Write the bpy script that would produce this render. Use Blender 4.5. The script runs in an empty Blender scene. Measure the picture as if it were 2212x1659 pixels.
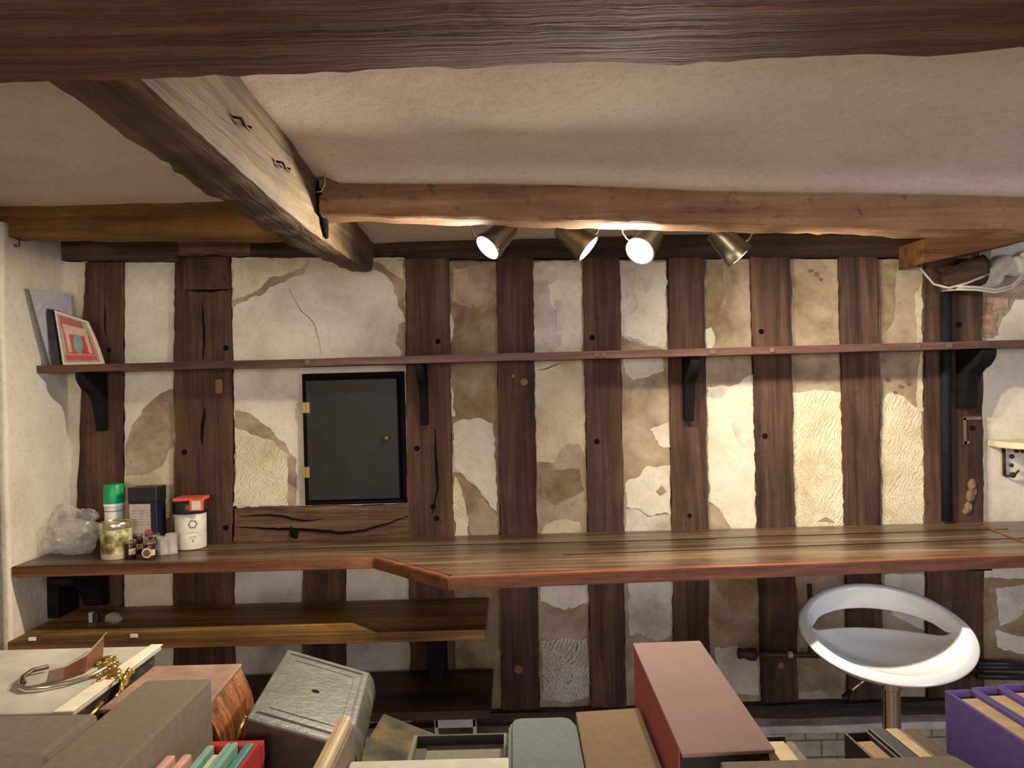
import bpy, bmesh, math, random
from mathutils import Vector, Matrix, noise
random.seed(7)
C = bpy.context.scene.collection
sc = bpy.context.scene
# ------------------------------------------------------------------ camera
FPX = 1720.0; TH = math.radians(1.5); CZ = 1.45
cd = bpy.data.cameras.new('camera'); cam = bpy.data.objects.new('camera', cd); C.objects.link(cam)
cd.sensor_width = 36; cd.lens = 36*FPX/2212; cd.clip_start = 0.02
ct, st = math.cos(TH), math.sin(TH)
cam.matrix_world = Matrix(((ct, st, 0, 0), (0, 0, -1, 0), (-st, ct, 0, CZ), (0, 0, 0, 1)))
sc.camera = cam
# ------------------------------------------------------------------ colour management, world, daylight
sc.view_settings.view_transform = 'Standard'; sc.view_settings.look = 'None'
sc.view_settings.exposure = 0.45; sc.view_settings.gamma = 1.0; sc.view_settings.use_curve_mapping = False
w = bpy.data.worlds.new('room_air'); sc.world = w; w.use_nodes = True
w.node_tree.nodes['Background'].inputs[0].default_value = (1.0, 0.87, 0.74, 1)
w.node_tree.nodes['Background'].inputs[1].default_value = 0.13

def area(name, loc, target, sx, sy, power, col):
    l = bpy.data.lights.new(name, 'AREA'); l.shape = 'RECTANGLE'; l.size = sx; l.size_y = sy
    l.energy = power; l.color = col
    o = bpy.data.objects.new(name, l); C.objects.link(o); o.location = loc
    o.rotation_euler = (Vector(target)-Vector(loc)).to_track_quat('-Z', 'Y').to_euler()
    return o
# the shop window behind the camera to the right (cool daylight) and the lit shop behind (warm)
area('window_daylight', (2.9, -1.6, 1.45), (0.6, 3.0, 1.2), 1.3, 1.1, 42, (0.55, 0.68, 1.0))
area('low_ceiling_fill', (0.2, -1.1, 0.75), (0.1, 2.0, 2.05), 2.6, 1.1, 16, (1.0, 0.90, 0.80))  # added unseen fill light, low behind the camera, to brighten the ceiling
area('shop_lighting', (-0.6, -2.2, 1.70), (0.0, 2.5, 1.75), 1.6, 0.5, 50, (1.0, 0.86, 0.70))
LAMP_W = 68.0
LAMP_COL = (1.0, 0.88, 0.69)

# ------------------------------------------------------------------ pixel helpers (2212 x 1659 frame -> points in the room)
def ray(px, py):
    dx = (px-1106)/FPX; dy = (829.5-py)/FPX
    return Vector((dx*ct+dy*st, 1.0, -dx*st+dy*ct))
def P(px, py, Y):
    r = ray(px, py); return Vector((r.x*Y, Y, CZ+r.z*Y))
def T(px, py, z):
    r = ray(px, py); t = (z-CZ)/r.z; return Vector((r.x*t, t, z))

# ------------------------------------------------------------------ object helpers
def wpos(o):
    p = Vector((0, 0, 0))
    while o is not None:
        p += o.location; o = o.parent
    return p
def setp(o, label=None, cat=None, group=None, kind=None):
    if label: o['label'] = label
    if cat: o['category'] = cat
    if group: o['group'] = group
    if kind: o['kind'] = kind
    return o
def thing(name, label, cat, loc, group=None):
    o = bpy.data.objects.new(name, None); C.objects.link(o); o.location = loc
    o.empty_display_size = 0.05
    return setp(o, label, cat, group)
def obj(name, bm, mats, parent=None, smooth=False, label=None):
    """links bm (built in world coordinates) as one mesh object with its origin at its own base"""
    bm.normal_update()
    if parent is not None:
        org = wpos(parent)
    else:
        xs = [v.co.x for v in bm.verts]; ys = [v.co.y for v in bm.verts]; zs = [v.co.z for v in bm.verts]
        org = Vector(((min(xs)+max(xs))/2, (min(ys)+max(ys))/2, min(zs)))
    bmesh.ops.translate(bm, verts=bm.verts, vec=-org)
    me = bpy.data.meshes.new(name); bm.to_mesh(me); bm.free()
    if not isinstance(mats, (list, tuple)): mats = [mats]
    for m in mats: me.materials.append(m)
    if smooth:
        for p in me.polygons: p.use_smooth = True
    o = bpy.data.objects.new(name, me); C.objects.link(o)
    if parent is not None: o.parent = parent
    else: o.location = org
    if label: o['label'] = label
    return o
def sharp(o, ang=40):
    me = o.data
    for p in me.polygons: p.use_smooth = True
    me.set_sharp_from_angle(angle=math.radians(ang))
    return o

def nz(p, s, seed=0.0):
    return noise.noise(Vector((p[0]*s+seed, p[1]*s+seed*0.7, p[2]*s-seed)))
def grid_faces(bm, rows, close_u=True, cap=True, mat=0):
    """rows: list of rings (lists of Vector)"""
    vs = [[bm.verts.new(p) for p in r] for r in rows]
    n = len(rows[0])
    for a, b in zip(vs[:-1], vs[1:]):
        for i in range(n if close_u else n-1):
            j = (i+1) % n
            f = bm.faces.new((a[i], a[j], b[j], b[i])); f.material_index = mat
    if cap and close_u:
        f = bm.faces.new(list(reversed(vs[0]))); f.material_index = mat
        f = bm.faces.new(vs[-1]); f.material_index = mat
    return vs
def add_hex(bm, c, mat=0, bev=0.0, seg=2):
    """c: 8 corners, bottom 4 then top 4, both counter-clockwise"""
    v = [bm.verts.new(p) for p in c]
    fs = []
    for q in ((3, 2, 1, 0), (4, 5, 6, 7), (0, 1, 5, 4), (1, 2, 6, 5), (2, 3, 7, 6), (3, 0, 4, 7)):
        f = bm.faces.new([v[i] for i in q]); f.material_index = mat; fs.append(f)
    bmesh.ops.recalc_face_normals(bm, faces=fs)
    if bev > 0:
        es = list({e for f in fs for e in f.edges})
        bmesh.ops.bevel(bm, geom=es, offset=bev, segments=seg, profile=0.6, affect='EDGES', clamp_overlap=True)
def box8(x0, x1, y0, y1, z0, z1):
    return [Vector(p) for p in ((x0, y0, z0), (x1, y0, z0), (x1, y1, z0), (x0, y1, z0),
                                (x0, y0, z1), (x1, y0, z1), (x1, y1, z1), (x0, y1, z1))]
def add_box(bm, x0, x1, y0, y1, z0, z1, mat=0, bev=0.0, seg=2):
    add_hex(bm, box8(x0, x1, y0, y1, z0, z1), mat, bev, seg)
def mkbox(name, b, m, parent=None, bev=0.0, label=None):
    bm = bmesh.new(); add_box(bm, *b, bev=bev); return obj(name, bm, m, parent, label=label)
def add_tube(bm, pts, r, seg=10, mat=0, cap=True):
    pts = [Vector(p) for p in pts]
    rr = r if isinstance(r, (list, tuple)) else [r]*len(pts)
    rows = []; prev = None
    for i, p in enumerate(pts):
        d = (pts[min(i+1, len(pts)-1)]-pts[max(i-1, 0)]).normalized()
        if prev is None:
            u = d.cross(Vector((0, 0, 1)));
            if u.length < 0.1: u = d.cross(Vector((1, 0, 0)))
        else:
            u = prev-d*prev.dot(d)
        u.normalize(); prev = u; v = d.cross(u)
        rows.append([p+(u*math.cos(a)+v*math.sin(a))*rr[i] for a in [2*math.pi*k/seg for k in range(seg)]])
    grid_faces(bm, rows, cap=cap, mat=mat)
def add_lathe(bm, prof, origin, axis=(0, 0, 1), seg=28, mat=0, cap=True):
    """prof: [(r, h)] along axis"""
    q = Vector((0, 0, 1)).rotation_difference(Vector(axis).normalized())
    o = Vector(origin); rows = []
    for r, h in prof:
        rows.append([o+q @ Vector((max(r, 1e-5)*math.cos(a), max(r, 1e-5)*math.sin(a), h)) for a in [2*math.pi*k/seg for k in range(seg)]])
    grid_faces(bm, rows, cap=cap, mat=mat)
def rough_beam(bm, A, B, seg_len=0.03, amp=0.004, nw=4, nh=4, seed=0.0, ends=0.0, mat=0):
    """hewn timber lofted from quad A to quad B (4 corners each, same order), surface jittered"""
    A = [Vector(a) for a in A]; B = [Vector(b) for b in B]
    L = (sum(B, Vector())-sum(A, Vector())).length/4
    n = max(2, int(L/seg_len)); rows = []
    cA = sum(A, Vector())/4
    for i in range(n+1):
        t = i/n; q = [A[k].lerp(B[k], t) for k in range(4)]; c = sum(q, Vector())/4
        ring = []
        for k in range(4):
            p0, p1 = q[k], q[(k+1) % 4]; m = nw if k % 2 == 0 else nh
            for j in range(m): ring.append((p0.lerp(p1, j/m), j == 0))
        out = []
        for p, corner in ring:
            d = p-c; s = nz(p, 9, seed)*1.0+nz(p, 31, seed+5)*0.5+nz(p, 70, seed+9)*0.25
            k = 1.8 if corner else 1.0
            dd = d.normalized()*(s*amp*k-(amp*0.9 if corner else 0))
            out.append(p+dd)
        rows.append(out)
    grid_faces(bm, rows, mat=mat)
    bmesh.ops.recalc_face_normals(bm, faces=bm.faces)

# ------------------------------------------------------------------ materials
def lin(c):
    if isinstance(c, str):
        c = [int(c[i:i+2], 16)/255 for i in (0, 2, 4)]
        return tuple(x/12.92 if x <= 0.04045 else ((x+0.055)/1.055)**2.4 for x in c)
    return tuple(c)
def newmat(name):
    m = bpy.data.materials.new(name); m.use_nodes = True; nt = m.node_tree
    return m, nt, nt.nodes['Principled BSDF']
def nd(nt, t, **kw):
    n = nt.nodes.new(t)
    for k, v in kw.items():
        if k in n.inputs.keys(): n.inputs[k].default_value = v
        else: setattr(n, k, v)
    return n
def ramp(nt, fac, stops):
    r = nt.nodes.new('ShaderNodeValToRGB'); e = r.color_ramp.elements
    while len(e) < len(stops): e.new(1.0)
    for i, (p, c) in enumerate(stops):
        e[i].position = p; e[i].color = (*lin(c), 1)
    nt.links.new(fac, r.inputs[0]); return r.outputs[0]
def mixc(nt, fac, a, b, mode='MIX'):
    m = nt.nodes.new('ShaderNodeMix'); m.data_type = 'RGBA'; m.blend_type = mode
    for inp, v in ((0, fac), (6, a), (7, b)):
        if hasattr(v, 'links'): nt.links.new(v, m.inputs[inp])
        elif inp == 0: m.inputs[0].default_value = v
        else: m.inputs[inp].default_value = (*lin(v), 1)
    return m.outputs[2]
def noi(nt, vec, scale, detail=5, rough=0.6, dist=0.0):
    n = nd(nt, 'ShaderNodeTexNoise', Scale=scale, Detail=detail, Roughness=rough, Distortion=dist)
    nt.links.new(vec, n.inputs['Vector']); return n.outputs['Fac']
def mapped(nt, scale, rot=(0, 0, 0)):
    g = nt.nodes.new('ShaderNodeNewGeometry'); mp = nd(nt, 'ShaderNodeMapping')
    mp.inputs['Scale'].default_value = scale; mp.inputs['Rotation'].default_value = rot
    nt.links.new(g.outputs['Position'], mp.inputs[0]); return mp.outputs[0]
def bump(nt, h, strength, dist, normal=None):
    b = nd(nt, 'ShaderNodeBump', Strength=strength, Distance=dist); nt.links.new(h, b.inputs['Height'])
    if normal is not None: nt.links.new(normal, b.inputs['Normal'])
    return b.outputs[0]
def wood(name, dark, mid, light, axis='Z', rough=0.75, scale=1.0, bmp=0.35, rot=(0, 0, 0), spots=0.5, spec=0.3, streak=0.5):
    m, nt, bs = newmat(name)
    s1 = [22*scale]*3; s1['XYZ'.index(axis)] = 1.3*scale
    s2 = [120*scale]*3; s2['XYZ'.index(axis)] = 3.5*scale
    g1 = noi(nt, mapped(nt, s1, rot), 1.0, 6, 0.65, 0.6)
    g2 = noi(nt, mapped(nt, s2, rot), 1.0, 3, 0.6)
    g3 = noi(nt, mapped(nt, (5, 5, 5)), 1.0, 4, 0.6)
    g4 = noi(nt, mapped(nt, (28, 28, 28)), 1.0, 4, 0.7)
    base = ramp(nt, g1, [(0.28, dark), (0.5, mid), (0.72, light)])
    fine = ramp(nt, g2, [(0.30, (0.42,)*3), (0.60, (1, 1, 1))])
    c = mixc(nt, streak, base, fine, 'MULTIPLY')
    big = ramp(nt, g3, [(0.3, (0.62, 0.58, 0.56)), (0.65, (1.12, 1.1, 1.05))])
    c = mixc(nt, 0.75, c, big, 'MULTIPLY')
    sp = ramp(nt, g4, [(0.30, (0.25, 0.22, 0.2)), (0.42, (1, 1, 1))])
    c = mixc(nt, spots, c, sp, 'MULTIPLY')
    nt.links.new(c, bs.inputs['Base Color'])
    bs.inputs['Roughness'].default_value = rough; bs.inputs['Specular IOR Level'].default_value = spec
    n1 = bump(nt, g1, bmp, 0.012); n2 = bump(nt, g2, bmp, 0.004, n1)
    nt.links.new(n2, bs.inputs['Normal']); return m
def plaster(name, a, b, c3, scale=6, specks=None, comb=0.0, rough=0.9, bmp=0.25, yellow=None, cdark=0.22):
    m, nt, bs = newmat(name)
    g = noi(nt, mapped(nt, (1, 1, 1)), scale, 6, 0.62, 0.3)
    col = ramp(nt, g, [(0.33, a), (0.52, b), (0.70, c3)])
    f = noi(nt, mapped(nt, (1, 1, 1)), 55, 5, 0.7)
    col = mixc(nt, 0.5, col, ramp(nt, f, [(0.32, (0.72, 0.7, 0.66)), (0.5, (1, 1, 1))]), 'MULTIPLY')
    if yellow:
        y = noi(nt, mapped(nt, (1, 1, 0.8)), 9, 5, 0.7)
        col = mixc(nt, ramp(nt, y, [(0.5, (0, 0, 0)), (0.62, (0.8, 0.8, 0.8))]), col, yellow)
    if specks:
        s = noi(nt, mapped(nt, (1, 1, 1)), 38, 4, 0.75)
        col = mixc(nt, ramp(nt, s, [(0.62, (0, 0, 0)), (0.70, (0.7, 0.7, 0.7))]), col, specks)
    h2 = noi(nt, mapped(nt, (1, 1, 1)), 14, 5, 0.6)
    n = bump(nt, h2, bmp, 0.02); n = bump(nt, f, bmp*0.8, 0.003, n)
    if comb:
        wv = nd(nt, 'ShaderNodeTexWave', wave_type='BANDS', bands_direction='X', Scale=30.0, Distortion=9.0)
        wv.inputs['Detail'].default_value = 3.0; wv.inputs['Detail Scale'].default_value = 1.6
        nt.links.new(mapped(nt, (1, 1, 1), (0, math.radians(38), 0)), wv.inputs['Vector'])
        ww = nd(nt, 'ShaderNodeTexWave', wave_type='BANDS', bands_direction='X', Scale=24.0, Distortion=11.0)
        ww.inputs['Detail'].default_value = 3.0
        nt.links.new(mapped(nt, (1, 1, 1), (0, math.radians(-30), 0)), ww.inputs['Vector'])
        sel = noi(nt, mapped(nt, (1, 1, 1)), 7, 2, 0.5)
        mx = nt.nodes.new('ShaderNodeMix'); mx.data_type = 'FLOAT'
        nt.links.new(ramp(nt, sel, [(0.46, (0, 0, 0)), (0.54, (1, 1, 1))]), mx.inputs[0])
        nt.links.new(wv.outputs['Fac'], mx.inputs[2]); nt.links.new(ww.outputs['Fac'], mx.inputs[3])
        hh = ramp(nt, mx.outputs[0], [(0.0, (0, 0, 0)), (0.22, (1, 1, 1))])
        n = bump(nt, hh, 0.5*comb, 0.004, n)
        col = mixc(nt, cdark*comb, col, ramp(nt, mx.outputs[0], [(0.0, (0.35, 0.28, 0.2)), (0.16, (1, 1, 1))]), 'MULTIPLY')
    nt.links.new(col, bs.inputs['Base Color']); nt.links.new(n, bs.inputs['Normal'])
    bs.inputs['Roughness'].default_value = rough; bs.inputs['Specular IOR Level'].default_value = 0.2
    return m
def plain(name, col, rough=0.6, metal=0.0, spec=0.4, var=0.15, vs=30, bmp=0.0, weave=False, coat=0.0, trans=0.0, alpha=1.0):
    m, nt, bs = newmat(name); c = lin(col)
    g = noi(nt, mapped(nt, (1, 1, 1)), vs, 4, 0.6)
    cc = ramp(nt, g, [(0.3, tuple(x*(1-var) for x in c)), (0.7, tuple(min(1, x*(1+var)) for x in c))])
    nt.links.new(cc, bs.inputs['Base Color'])
    bs.inputs['Roughness'].default_value = rough; bs.inputs['Metallic'].default_value = metal
    bs.inputs['Specular IOR Level'].default_value = spec; bs.inputs['Coat Weight'].default_value = coat
    bs.inputs['Transmission Weight'].default_value = trans; bs.inputs['Alpha'].default_value = alpha
    if bmp:
        h = noi(nt, mapped(nt, (1, 1, 1)), 700 if weave else vs*2, 2, 0.5)
        nt.links.new(bump(nt, h, bmp, 0.001 if weave else 0.004), bs.inputs['Normal'])
    return m

M = {}
M['oakV'] = wood('dark_oak_upright', '22150d', '503826', '6f533b', 'Z', spots=0.45)
M['oakVb'] = wood('dark_oak_upright_reddish', '21140e', '4c3527', '69503f', 'Z', spots=0.4)
M['lowshelf'] = wood('dark_low_shelf_board', '281b13', '4d3828', '6b5038', 'X', rough=0.55, scale=0.6, bmp=0.1, spots=0.15)
M['oakH'] = wood('dark_oak_plate', '1e150f', '3f3024', '604c3b', 'X', spots=0.4)
M['rail'] = wood('weathered_oak_rail', '2c1f14', '6c5238', '927555', 'X', scale=0.9, bmp=0.9, spots=0.4)
M['near'] = wood('dark_stained_beam', '2a180e', '58371f', '734e33', 'X', scale=1.5, bmp=0.5, spots=0.12, streak=0.75)
M['mid'] = wood('honey_oak_beam', '5c4029', '866244', '9d7a58', 'X', scale=0.7, bmp=0.35, spots=0.7, streak=0.35)
M['midl'] = wood('amber_oak_beam', '54371b', '87602f', 'a27945', 'X', scale=0.7, bmp=0.35, spots=0.4, streak=0.3)
M['cross'] = wood('hewn_grey_oak_beam', '2e2219', '625039', '867054', 'Y', scale=0.7, bmp=0.7, spots=0.4, streak=0.4)
M['shelf'] = wood('red_brown_shelf_board', '301d15', '57392b', '75513d', 'X', rough=0.45, bmp=0.1, spots=0.15)
M['counter'] = wood('worn_counter_boards', '2b1e16', '5e4936', '8c775f', 'X', rough=0.33, scale=0.8, bmp=0.12, spots=0.5, spec=0.5)
M['edge'] = wood('counter_edge', '43261a', '744830', '946448', 'X', rough=0.4, scale=0.8, bmp=0.1, spots=0.3)
M['under'] = wood('stained_shelf_board', '432c18', '8f6934', 'c89d52', 'X', rough=0.55, scale=0.6, bmp=0.1, spots=0.15)
M['amber'] = wood('orange_joist_end', '3d2612', '6f4a24', '866138', 'X', spots=0.2)
M['bracket'] = plain('blackened_wood', (0.009, 0.008, 0.008), 0.85, spec=.12, var=0.3)
M['black'] = plain('black_paint', (0.012, 0.011, 0.010), 0.38, var=0.3, spec=0.5, vs=12, bmp=0.1)
M['hole'] = plain('dark_hollow', (0.006, 0.004, 0.003), 0.95, spec=0.1)
M['peg'] = plain('pale_oak_peg', '7d5e42', 0.8)
M['white'] = plaster('limewash', 'b9ae98', 'd2c8b2', 'ddd4c0', 4, bmp=0.2)
M['whiteb'] = plaster('limewash_stained', 'a79a88', 'cbc2b2', 'd6cec0', 5, bmp=0.25)
M['left'] = plaster('left_wall_limewash', 'd2c7ac', 'e0d7c0', 'e6decb', 3, bmp=0.3)
M['ceil'] = plaster('ceiling_limewash', 'cfc5b4', 'dcd3c4', 'e2dacc', 2.2, bmp=0.14)
M['daub'] = plaster('bare_daub', '7d6a52', 'a08d74', 'b5a48c', 7, specks='5e4a35', bmp=0.35)
M['daubd'] = plaster('stained_daub', '6b5940', '8d7a5c', 'a6967a', 8, specks='4b3a26', yellow='857252', bmp=0.35)
M['comb'] = plaster('combed_lime_plaster', 'c0b08e', 'd6c9a8', 'ddd3b8', 6, comb=1.0, bmp=0.3)
M['combd'] = plaster('dark_scored_plaster', 'b0a796', 'c4bcae', 'cfc8bb', 6, comb=1.0, bmp=0.3, cdark=1.0)
M['combf'] = plaster('scored_plaster', 'b0a080', 'c9bb9a', 'd2c7a8', 6, comb=0.45, bmp=0.3)
M['stone'] = plaster('grey_stone_reveal', '7d7864', '98917c', 'aaa38e', 9, specks='5a5646', bmp=0.5)

# ------------------------------------------------------------------ floor, ceiling, walls
def floor_mat():
    m, nt, bs = newmat('worn_floor_boards')
    g = noi(nt, mapped(nt, (1.5, 20, 20)), 1.0, 5)
    nt.links.new(ramp(nt, g, [(0.3, '4a3a2a'), (0.7, '7a6650')]), bs.inputs['Base Color'])
    bs.inputs['Roughness'].default_value = 0.7; return m
bm = bmesh.new(); add_box(bm, -3.2, 3.4, -3, 3.3, -0.08, 0.0)
setp(obj('floor', bm, floor_mat()), 'worn brown boarded floor', kind='structure')

def ceil_z(x, y):
    l = 2.085
    r = 2.075-(min(max(y, 1.0), 2.12)-1.0)*0.055
    r2 = r-max(0, (x+0.5))*0.048*min(1, max(0, (y-1.2)/0.9))
    if y > 2.12: r2 = r2+(1.99-r2)*min(1, (y-2.12)/0.8)
    t = min(1, max(0, (x+0.60)/0.07))
    z = l*(1-t)+r2*t
    z += 0.007*nz((x, y, 0), 2.6, 3)+0.0022*nz((x, y, 0), 11, 4)
    if x > -0.45: z -= 0.020*math.exp(-((y-2.08)/0.055)**2)
    return z
bm = bmesh.new(); rows = []
ys = [-3+0.3*i for i in range(13)]+[0.9+0.025*i for i in range(97)]
xs = [-3.2+0.2*i for i in range(6)]+[-2.0+0.04*i for i in range(108)]+[2.4+0.2*i for i in range(6)]
ys = [y for y in ys if y <= 3.3]
vs = [[bm.verts.new((x, y, ceil_z(x, y))) for x in xs] for y in ys]
top = [[bm.verts.new((x, y, 2.32)) for x in (xs[0], xs[-1])] for y in (ys[0], ys[-1])]
for a, b in zip(vs[:-1], vs[1:]):
    for i in range(len(xs)-1): bm.faces.new((a[i], b[i], b[i+1], a[i+1]))
bm.faces.new((top[0][0], top[0][1], top[1][1], top[1][0]))
setp(obj('ceiling', bm, M['ceil'], smooth=True), 'uneven whitewashed ceiling between the beams', kind='structure')

YW = 3.0
wall = setp(mkbox('wall_back', (-1.9, 3.3, YW+0.036, YW+0.2, 0.0, 2.0), M['daubd']), 'timber framed back wall with patched plaster panels', kind='structure')

def wall_solid(name, x0, x1, y0, y1, z0, z1, m, amp, label):
    bm = bmesh.new(); add_box(bm, x0, x1, y0, y1, z0, z1)
    bmesh.ops.subdivide_edges(bm, edges=bm.edges, cuts=22, use_grid_fill=True)
    for v in bm.verts:
        v.co.x += amp*nz(v.co, 2.2, 1)+amp*0.3*nz(v.co, 9, 2)
        v.co.y += amp*nz(v.co, 3.0, 6)*(1 if v.co.y < y0+0.01 else 0)
    return setp(obj(name, bm, m, smooth=False), label, kind='structure')
wl = wall_solid('wall_left', -1.95, -1.675, 2.63, YW+0.034, 0.0, 2.03, M['left'], 0.010, 'thick whitewashed left wall return')
for p in wl.data.polygons: p.use_smooth = True
wall_solid('trim_1', -1.95, -1.69, 1.9, 2.60, 0.0, 2.03, M['stone'], 0.010, 'rough grey stone reveal at the left edge')

# infill panels ---------------------------------------------------
def jag(poly, step=9, amp=2.2, seed=0.0, Y=YW):
    out = []
    n = len(poly)
    for i in range(n):
        a, b = poly[i], poly[(i+1) % n]
        L = math.hypot(b[0]-a[0], b[1]-a[1]); k = max(1, int(L/step))
        for j in range(k):
            t = j/k; x = a[0]+(b[0]-a[0])*t; y = a[1]+(b[1]-a[1])*t
            x += amp*(noise.noise(Vector((x*0.045, y*0.045, seed)))*1.3+noise.noise(Vector((x*0.17, y*0.17, seed+4)))*0.6)
            y += amp*(noise.noise(Vector((x*0.045+31, y*0.045, seed)))*1.3+noise.noise(Vector((x*0.17+17, y*0.17, seed+8)))*0.6)
            out.append((x, y))
    return [P(x, y, Y) for x, y in out]
def slabp(name, poly, y0, y1, m, parent=wall, amp=2.2, seed=0.0, step=9, bev=0.0):
    """irregular plate outlined in the wall plane, from depth y0 (front) back to y1"""
    pts = jag(poly, step, amp, seed, YW)
    bm = bmesh.new()
    f = [bm.verts.new((p.x, y0, p.z)) for p in pts]; b = [bm.verts.new((p.x, y1, p.z)) for p in pts]
    bm.faces.new(f); bm.faces.new(list(reversed(b)))
    n = len(pts)
    for i in range(n): bm.faces.new((f[i], b[i], b[(i+1) % n], f[(i+1) % n]))
    bmesh.ops.recalc_face_normals(bm, faces=bm.faces)
    bmesh.ops.triangulate(bm, faces=[q for q in bm.faces if len(q.verts) > 4])
    return obj(name, bm, m, parent)
# full-height infill behind the patches, one between each pair of studs
GAPS = [  # (top-left x, top-right x, bottom-left x, bottom-right x, y top, y bottom, base)
    (136, 190, 152, 190, 566, 1540, 'white'), (270, 380, 268, 380, 566, 1540, 'white'),
    (500, 875, 510, 888, 556, 1100, 'white'), (495, 655, 495, 655, 1160, 1560, 'whiteb'), (748, 888, 748, 890, 1160, 1560, 'whiteb'),
    (970, 1072, 985, 1084, 566, 1540, 'daubd'), (1150, 1258, 1166, 1276, 562, 1540, 'daub'),
    (1338, 1440, 1352, 1456, 562, 1540, 'daub'), (1520, 1618, 1533, 1645, 560, 1540, 'daub'),
    (1702, 1809, 1722, 1832, 560, 1540, 'daub'), (1893, 1993, 1905, 2000, 560, 1540, 'daub'),
    (2117, 2420, 2122, 2420, 480, 1540, 'white')]
for i, (a, b, c, d, y0, y1, k) in enumerate(GAPS):
    slabp('infill_panel', [(a, y0), (b, y0), (d, y1), (c, y1)], YW, YW+0.036, M[k], seed=i*3.1, amp=1.6)
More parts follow.
